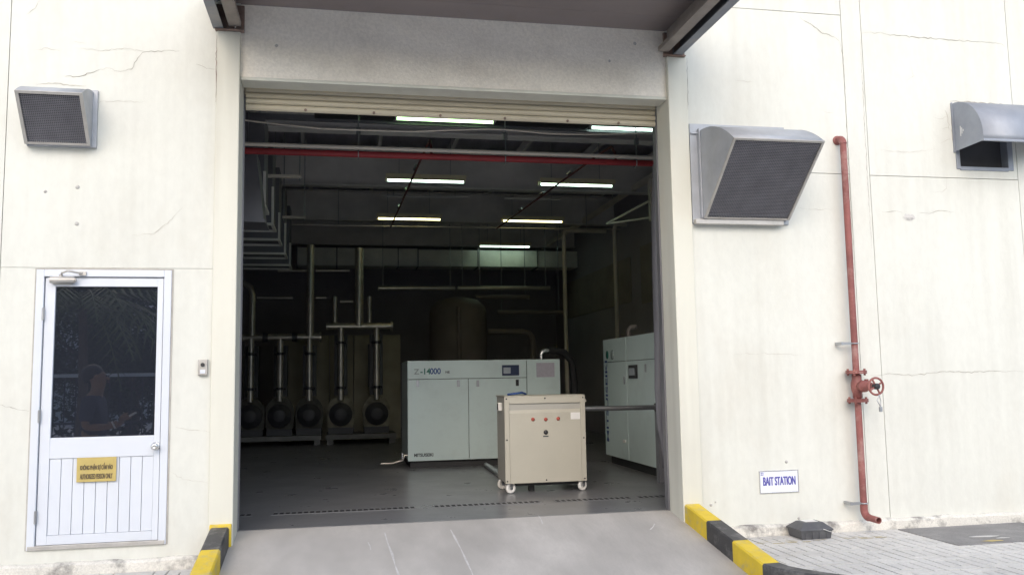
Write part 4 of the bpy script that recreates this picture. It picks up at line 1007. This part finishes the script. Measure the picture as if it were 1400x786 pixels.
# wall panels on the right, far
M_casd3 = mat('brown_sheet', (.33, .29, .26), .7, var=.2, scale=2)
for (xa, ya_, yb_, zb_, zt_) in ((HX1 - .02, 9, 14, 2.7, 3.6), (HX1 - .02, 5, 8.4, 2.6, 3.7)):
    MB().box(xa, HX1 - .001, ya_, yb_, zb_, zt_).build('wall_sheet', M_casd3, B)

# vertical storage tank
tk = thing('storage_tank', (2.58, 12.0, 0), 'brown vertical tank with a domed top behind the wide compressor', 'tank')
MB().lathe((2.62, 12.0, .25), (0, 0, 1), [(0, 0), (.62, .0), (.64, .05), (.64, 2.45), (.60, 2.60), (.45, 2.74), (.2, 2.80), (0, 2.81)], 32).build('shell', M_tank, tk)
for q in range(3):
    aq = q * 2.094; MB().box(2.62 + .5 * math.cos(aq) - .06, 2.62 + .5 * math.cos(aq) + .06, 12 + .5 * math.sin(aq) - .06, 12 + .5 * math.sin(aq) + .06, .001, .26).build('leg', M_base, tk)
MB().cyl((2.55, 11.34, .4), (2.55, 11.34, 2.8), .05, 10).build('side_pipe', M_tank, tk)
gz_ = thing('bent_pipe', (3.6, 11.2, 0), 'dull bent pipe between the brown tank and the tall riser', 'pipe')
MB().tube([(3.2, 11.4, 2.25), (4.0, 11.4, 2.25), (4.12, 11.4, 2.21), (4.18, 11.4, 2.12), (4.2, 11.4, 2.0), (4.2, 11.4, .001)], .06, 12).build('tube', M_tank, gz_)
for (pa, pb, y, lab) in (((517, 394), (622, 394), 11.3, 'shorter bright clad pipe hung level above the domed tank'), ((626, 394), (752, 394), 11.3, 'longer bright clad pipe hung level beside the domed tank'), ((650, 406), (724, 406), 11.5, 'short dull level pipe just below the longer bright clad pipe'), ((680, 427), (770, 427), 11.6, 'lowest dull level pipe, ending at the tall pale riser')):
    a, c = at_y(*pa, y), at_y(*pb, y)
    t = thing('header_pipe', (a.x, y, a.z), lab, 'pipe', 'clad header pipes at the back')
    MB().cyl((a.x, y, a.z), (c.x, y, c.z), .045, 12).build('tube', M_lagg if y < 11.4 else M_tank, t)
    for qx in (a.x + .1, c.x - .1): MB().cyl((qx, y, a.z), (qx, y, HZ), .008, 6).build('suspension_rod', M_steel, t)

# ---- pumps on two skids with their headers
yP = 10.3
M_casd = mat('dull_casing', (.11, .105, .09), .7, var=.5, scale=5)
M_casd2 = mat('beige_casing', (.30, .275, .21), .7, var=.6, scale=4.5)
def pump(px, hz_, big, nm):
    x = at_y(px, 500, yP).x
    t = thing('pump', (x, yP, .2), nm, 'pump', 'pumps on the skids')
    zb = .20
    MB().box(x - .24, x + .24, yP - .05, yP + .8, zb, zb + .12).build('pedestal', M_pumpd, t)
    prof = [(-.25, zb + .12), (.25, zb + .12), (.27, .62)] + [(.27 * math.cos(a), .64 + .30 * math.sin(a)) for a in [math.pi * i / 10 for i in range(11)]] + [(-.27, .62)]
    MB().prism(prof, (x, yP + .06, 0), (1, 0, 0), (0, 0, 1), (0, .12, 0)).build('casing', M_casd2 if big else M_casd, t)
    MB().lathe((x, yP + .06, .58), (0, -1, 0), [(.22, 0), (.23, .06), (.21, .11), (.15, .12), (.14, .17), (.10, .19), (0, .19)], 24).build('volute', M_pumpd, t)
    MB().cyl((x, yP + .18, .58), (x, yP + .8, .58), .2, 20).build('motor', M_pumpd, t)
    MB().box(x - .13, x + .13, yP + .16, yP + .4, .95, hz_ - .16).build('valve_block', M_pumpd, t)
    r = .062
    rr = MB().cyl((x, yP, .86), (x, yP, hz_), r, 14).build('riser', M_lagg, t)
    for z in (1.08, hz_ - .35): MB().cyl((x, yP, z), (x, yP, z + .05), r + .045, 16).build('flange', M_pumpd, rr)
for i, px in enumerate((343, 383, 423)): pump(px, 2.11, False, ('dark pump on the long skid, the one against the left wall', 'middle dark pump of the three on the long skid', 'dark pump on the long skid, next to the short skid')[i])
for i, px in enumerate((466, 515)): pump(px, 2.32, True, ('dark pump with beige casing on the short skid, next to the long skid', 'dark pump with beige casing on the short skid, next to the wide compressor')[i])
def skid(xa, xb, zt, lab):
    s = thing('pump_skid', ((xa + xb) / 2, yP + .3, 0), lab, 'skid')
    MB().box(xa, xb, yP - .12, yP + .9, zt - .09, zt).build('deck', M_skid, s)
    for x in (xa + .02, xb - .14): MB().box(x, x + .12, yP - .1, yP + .88, .001, zt - .091).build('foot', M_skid, s)
xA, xB, xC = at_y(300, 500, yP).x, at_y(440, 500, yP).x, at_y(446, 500, yP).x
skid(xA - 1, xB, .19, 'long grey steel skid carrying the three pumps by the left wall')
skid(xC, at_y(541, 500, yP).x, .19, 'short grey steel skid carrying two pumps with beige casings')
def hdr(xa, xb, z, rz, lab):
    t = thing('pump_header', ((xa + xb) / 2, yP, z), lab, 'pipe')
    MB().cyl((xa, yP, z), (xb, yP, z), rz, 14).build('header', M_lagg, t)
    MB().cyl((xb, yP, z), (xb + .04, yP, z), rz + .03, 14).build('end_cap', M_lagg, t)
    return t
hA = hdr(xA - 1, xB - .05, 2.11, .068, 'clad header pipe joining the three pumps by the left wall')
hB = hdr(at_y(446, 447, yP).x, at_y(534, 447, yP).x, 2.32, .068, 'clad header pipe joining the two pumps with beige casings')
for px in (363, 403): 
    x = at_y(px, 463, yP).x; MB().cyl((x - .05, yP, 2.11), (x + .05, yP, 2.11), .095, 14).build('flange', M_pumpd, hA)
x = at_y(491, 447, yP).x; MB().cyl((x, yP, 2.32), (x, yP, 3.9), .085, 16).build('riser', M_lagg, hB)
x = at_y(424, 447, yP).x; MB().cyl((x, yP, 2.11), (x, yP, 3.95), .075, 16).build('riser', M_lagg, hA)
x = at_y(345, 430, yP).x; MB().tube([(x, yP, 2.11), (x, yP, 2.95), (x - .04, yP, 3.09), (x - .15, yP, 3.17), (x - .8, yP, 3.2)], .06, 14).build('riser', M_lagg, hA)
for px in (458, 505):
    x = at_y(px, 420, yP + .3).x; MB().cyl((x, yP + .3, 2.3), (x, yP + .3, 2.95), .045, 12).build('stub', M_lagg, hB)
for (pa, pb) in (((351, 407), (400, 407)), ((432, 407), (446, 407)), ((465, 412), (483, 412)), ((380, 370), (420, 370)), ((432, 370), (478, 370))):
    a, c = at_y(*pa, yP + .5), at_y(*pb, yP + .5)
    MB().cyl(a, c, .03, 10).build('cross_pipe', M_lagg, hA)
bk = thing('storage_cabinet', (.4, yP + 1.2, 0), 'beige steel tank panels standing behind the pumps', 'cabinet')
for i in range(5):
    xa = -1.2 + i * .5; MB().box(xa + .01, xa + .49, yP + 1.15, yP + 1.5, .001, 2.2).build('panel', M_beige, bk)
MB().box(.60, .64, yP + 1.0, yP + 1.1, 1.1, 2.0).build('gauge_strip', M_pumpd, bk)

# ================================================================== BEHIND THE PHOTOGRAPHER (seen in the door glass)
fy = -14.2
fe = thing('boundary_fence', (-6, fy, Z_ROAD), 'black bar fence with a white top rail across the road', 'fence')
MB().box(-22, 14, fy - .05, fy + .05, 1.42, 1.50).build('top_rail', M_fence, fe)
MB().box(-22, 14, fy - .02, fy + .02, .35, .40).build('bottom_rail', M_bar, fe)
bar_me = MB().box(-.012, .012, -.012, .012, 0, 1.78).mesh('bar'); bar_me.materials.append(M_bar)
for i in range(150):
    o = link('bar', bar_me, fe); o.location = (-22 + i * .24, fy, Z_ROAD)
post_me = MB().box(-.09, .09, -.09, .09, 0, 1.98).mesh('post'); post_me.materials.append(M_fence)
for i in range(13):
    o = link('post', post_me, fe); o.location = (-22 + i * 3.0, fy, Z_ROAD)
def leaves(b, c, rx, ry, rz, n, s):
    for _ in range(n):
        while True:
            q = Vector((random.uniform(-1, 1), random.uniform(-1, 1), random.uniform(-1, 1)))
            if q.length < 1: break
        p = Vector(c) + Vector((q.x * rx, q.y * ry, q.z * rz))
        u = Vector((random.gauss(0, 1), random.gauss(0, 1), random.gauss(0, .6))).normalized(); v = u.orthogonal().normalized()
        e = s * random.uniform(.6, 1.3)
        b.add([p - u * e, p - v * e * .45, p + u * e, p + v * e * .45], [(0, 1, 2, 3)])
hedge = MB()
for i in range(5200):
    p = Vector((random.uniform(-20, 12), fy - .5 + random.gauss(0, .25), Z_ROAD + random.uniform(0, 1.1)))
    u = Vector((random.gauss(0, 1), random.gauss(0, 1), random.gauss(0, 1))).normalized(); v = u.orthogonal().normalized(); e = random.uniform(.08, .16)
    hedge.add([p - u * e, p - v * e * .5, p + u * e, p + v * e * .5], [(0, 1, 2, 3)])
h_ = hedge.build('hedge', M_hedge); tag(h_, 'low dark hedge along the fence across the road', 'hedge', kind='stuff')
def tree(x, y, h, r, lab, n=12000, low=.42):
    t = thing('broadleaf_tree', (x, y, Z_ROAD), lab, 'tree', 'trees across the road')
    tb = MB().tube([(x, y, Z_ROAD - .02), (x + .06, y, h * .25), (x - .05, y + .1, h * .5), (x + .05, y, h * .8)], [.2, .17, .13, .05], 10)
    cs = []
    for i in range(9):
        a = random.uniform(0, 6.28); rr = r * random.uniform(.3, .75); z = h * random.uniform(low, .95)
        c = Vector((x + rr * math.cos(a), y + rr * math.sin(a) * .8, z)); cs.append(c)
        tb.tube([(x, y, z * .62), ((x + c.x) / 2, (y + c.y) / 2, z * .86), tuple(c)], [.07, .05, .02], 6)
    tb.build('trunk', M_bark, t)
    b = MB()
    for c in cs: leaves(b, c, r * random.uniform(.35, .55), r * random.uniform(.35, .55), r * random.uniform(.28, .42), n // 9, .065)
    b.build('crown', M_leaf, t)
tree(-8.6, -16.5, 6.6, 3.2, 'leafy tree behind the fence nearest the palm')
tree(-4.4, -19.5, 7.2, 3.0, 'tall leafy tree standing well behind the fence')
tree(-6.6, -18.2, 4.6, 2.4, 'low bushy tree behind the fence facing the white door', low=.25)
tree(-5.2, -16.4, 2.6, 1.3, 'small round tree just behind the fence facing the white door', low=.3)
tree(-13.5, -17.5, 7.5, 3.6, 'spreading leafy tree at the far end of the fence')
tree(3.5, -19.0, 7.0, 3.3, 'leafy tree behind the fence opposite the doorway')
tree(9.5, -17.5, 6.5, 3.0, 'leafy tree behind the fence opposite the round hood')
# palm
pv_ = at_y(112, 430, 9.4); px_, py2 = pv_.x, -9.4
PZ = 2.62
pm = thing('palm_tree', (px_, py2, Z_ROAD), 'palm tree with drooping fronds on the yard across from the white door', 'tree')
MB().tube([(px_, py2, Z_ROAD - .02), (px_ + .05, py2, 1.2), (px_, py2, PZ)], [.10, .08, .07], 12).build('trunk', M_bark, pm)
for i in range(26):
    a = i * 2.4 + random.uniform(-.2, .2); el = random.uniform(.1, 1.1); Lf = random.uniform(1.7, 2.4)
    b = MB(); pts = []
    for k in range(15):
        s = k / 14; rr = Lf * s * math.cos(el * (1 - s * .4)); z = PZ + Lf * (math.sin(el) * s - .85 * s * s)
        pts.append(Vector((px_ + rr * math.cos(a), py2 + rr * math.sin(a), z)))
    b.tube(pts, .012, 5)
    sd_ = Vector((-math.sin(a), math.cos(a), 0))
    for k in range(2, 15):
        for sg_ in (-1, 1):
            ln = .42 * math.sin(math.pi * min(1, k / 14 * .9 + .1)) + .08; p = pts[k]; f = (pts[k] - pts[k - 1]).normalized()
            tip = p + sd_ * sg_ * ln * .8 + f * ln * .5 + Vector((0, 0, -ln * .45))
            b.add([p - f * .03, p + f * .03, tip], [(0, 1, 2)])
    b.build('frond', M_palm, pm)

# the man whose reflection shows in the glass
hv = at_y(128, 503, 2.5)                      # virtual image; the man stands at its mirror place
mx_, my_ = hv.x, -2.5
mz = Z_ROAD if my_ < -2.05 else Z_PAVE
man = thing('person', (mx_, my_, mz), 'person in dark navy shirt looking down at a pale phone, seen in the door glass', 'person')
def skin(name, pts, edges, radii, M, parent, lv=2):
    me = bpy.data.meshes.new(name); me.from_pydata([tuple(p) for p in pts], edges, []); me.update(); me.materials.append(M)
    o = link(name, me, parent)
    s = o.modifiers.new('skin', 'SKIN'); s.use_smooth_shade = True
    for i, r in enumerate(radii): me.skin_vertices[0].data[i].radius = r if isinstance(r, tuple) else (r, r)
    me.skin_vertices[0].data[0].use_root = True
    u = o.modifiers.new('sub', 'SUBSURF'); u.levels = lv; u.render_levels = lv
    return o
def Mn(f, s, z): return (mx_ + f, my_ + s, mz + z)      # f: forward (+x), s: sideways
skin('body', [Mn(0, 0, .98), Mn(.01, 0, 1.14), Mn(.0, 0, 1.36), Mn(.01, 0, 1.50), Mn(.045, 0, 1.585), Mn(.035, 0, 1.67), Mn(.02, 0, 1.745),
              Mn(0, .10, .92), Mn(.02, .11, .50), Mn(-.02, .11, .09), Mn(.12, .12, .04), Mn(0, -.10, .92), Mn(.02, -.11, .50), Mn(-.02, -.11, .09), Mn(.12, -.12, .04),
              Mn(0, .19, 1.43), Mn(-.02, .24, 1.16), Mn(.20, .16, 1.16), Mn(.28, .13, 1.21), Mn(0, -.19, 1.43), Mn(-.02, -.24, 1.16), Mn(.20, -.14, 1.16), Mn(.28, -.09, 1.21)],
     [(0, 1), (1, 2), (2, 3), (3, 4), (4, 5), (5, 6), (0, 7), (7, 8), (8, 9), (9, 10), (0, 11), (11, 12), (12, 13), (13, 14), (2, 15), (15, 16), (16, 17), (17, 18), (2, 19), (19, 20), (20, 21), (21, 22)],
     [(.14, .12), (.14, .11), (.16, .12), .058, .070, .098, .085, .085, .06, .042, .035, .085, .06, .042, .035, .06, .046, .034, .026, .06, .046, .034, .026], M_skin, man)
skin('shirt', [Mn(0, 0, .95), Mn(.01, 0, 1.14), Mn(0, 0, 1.36), Mn(.01, 0, 1.47), Mn(0, .19, 1.43), Mn(-.02, .235, 1.20), Mn(0, -.19, 1.43), Mn(-.02, -.235, 1.20)],
     [(0, 1), (1, 2), (2, 3), (2, 4), (4, 5), (2, 6), (6, 7)], [(.17, .15), (.165, .135), (.185, .14), .08, .082, .07, .082, .07], M_shirt, man)
skin('trousers', [Mn(0, 0, .98), Mn(0, .10, .90), Mn(.02, .11, .50), Mn(-.02, .11, .12), Mn(0, -.10, .90), Mn(.02, -.11, .50), Mn(-.02, -.11, .12)],
     [(0, 1), (1, 2), (2, 3), (0, 4), (4, 5), (5, 6)], [(.155, .135), .115, .085, .07, .115, .085, .07], M_trous, man)
for s in (-1, 1):
    MB().lathe(Mn(-.04, s * .115, .001), (0, 0, 1), [(0, 0), (.055, 0), (.06, .04), (.05, .09), (0, .1)], 12).lathe(Mn(.06, s * .12, .001), (0, 0, 1), [(0, 0), (.06, 0), (.062, .03), (.05, .07), (0, .075)], 12).build('shoe', M_rubber, man)
MB().lathe(Mn(.0, 0, 1.665), (-.55, 0, 1), [(.104, 0), (.114, .04), (.108, .09), (.08, .13), (.04, .15), (0, .155)], 20).build('hair', M_hair, man)
MB().lathe(Mn(.135, 0, 1.66), (.9, 0, -.5), [(.014, -.02), (.014, .012), (0, .02)], 8).build('nose', M_skin, man)
for s in (-1, 1):
    MB().lathe(Mn(.122, s * .035, 1.69), (1, 0, 0), [(.011, 0), (.009, .01), (0, .013)], 8).build('eye', M_hair, man)
    MB().lathe(Mn(.045, s * .094, 1.68), (0, s, 0), [(.03, 0), (.028, .012), (0, .016)], 10).build('ear', M_skin, man)
MB().box(mx_ + .136, mx_ + .142, my_ - .025, my_ + .025, mz + 1.625, mz + 1.633).build('mouth', M_redd, man)
for (s0, n_) in ((.13, 1), (-.09, -1)):
    for k in range(4):
        y0 = s0 - n_ * .03 + k * n_ * .012
        skin('finger', [Mn(.285, y0, 1.215 + k * .010), Mn(.345, y0 - n_ * .005, 1.235 + k * .010), Mn(.375, y0 - n_ * .03, 1.245 + k * .010)], [(0, 1), (1, 2)], [.011, .009, .008], M_skin, man, 1)
    skin('thumb', [Mn(.28, s0 - n_ * .02, 1.23), Mn(.31, s0 - n_ * .05, 1.275), Mn(.335, s0 - n_ * .055, 1.30)], [(0, 1), (1, 2)], [.013, .011, .009], M_skin, man, 1)
MB().torus(Mn(.235, .145, 1.18), (.8, -.2, .4), .033, .010, 18, 6).build('wristwatch', M_white, man)
ph = MB().box(-.075, .075, -.038, .038, -.005, .005).build('phone', M_white)
ph.location = Mn(.36, .02, 1.262); ph.rotation_euler = (.1, -.5, 0)
tag(ph, 'pale phone held in both hands by the person in navy', 'phone')
# a pale building across the way, beyond the trees
ob_ = thing('warehouse', (-2, -36, Z_ROAD), 'pale low warehouse beyond the trees across the road', 'building')
MB().box(-26, 24, -44, -36, Z_ROAD, 4.4).build('wall', M_fence, ob_)
MB().prism([(-44.4, 4.401), (-35.5, 4.401), (-40, 6.2)], (-26.5, 0, 0), (0, 1, 0), (0, 0, 1), (51, 0, 0)).build('roof', M_bmin, ob_)
for i in range(10):
    MB().box(-24 + i * 4.8, -21.5 + i * 4.8, -36.0 + .002, -35.97, 1.4, 2.8).build('window', M_mesh, ob_)
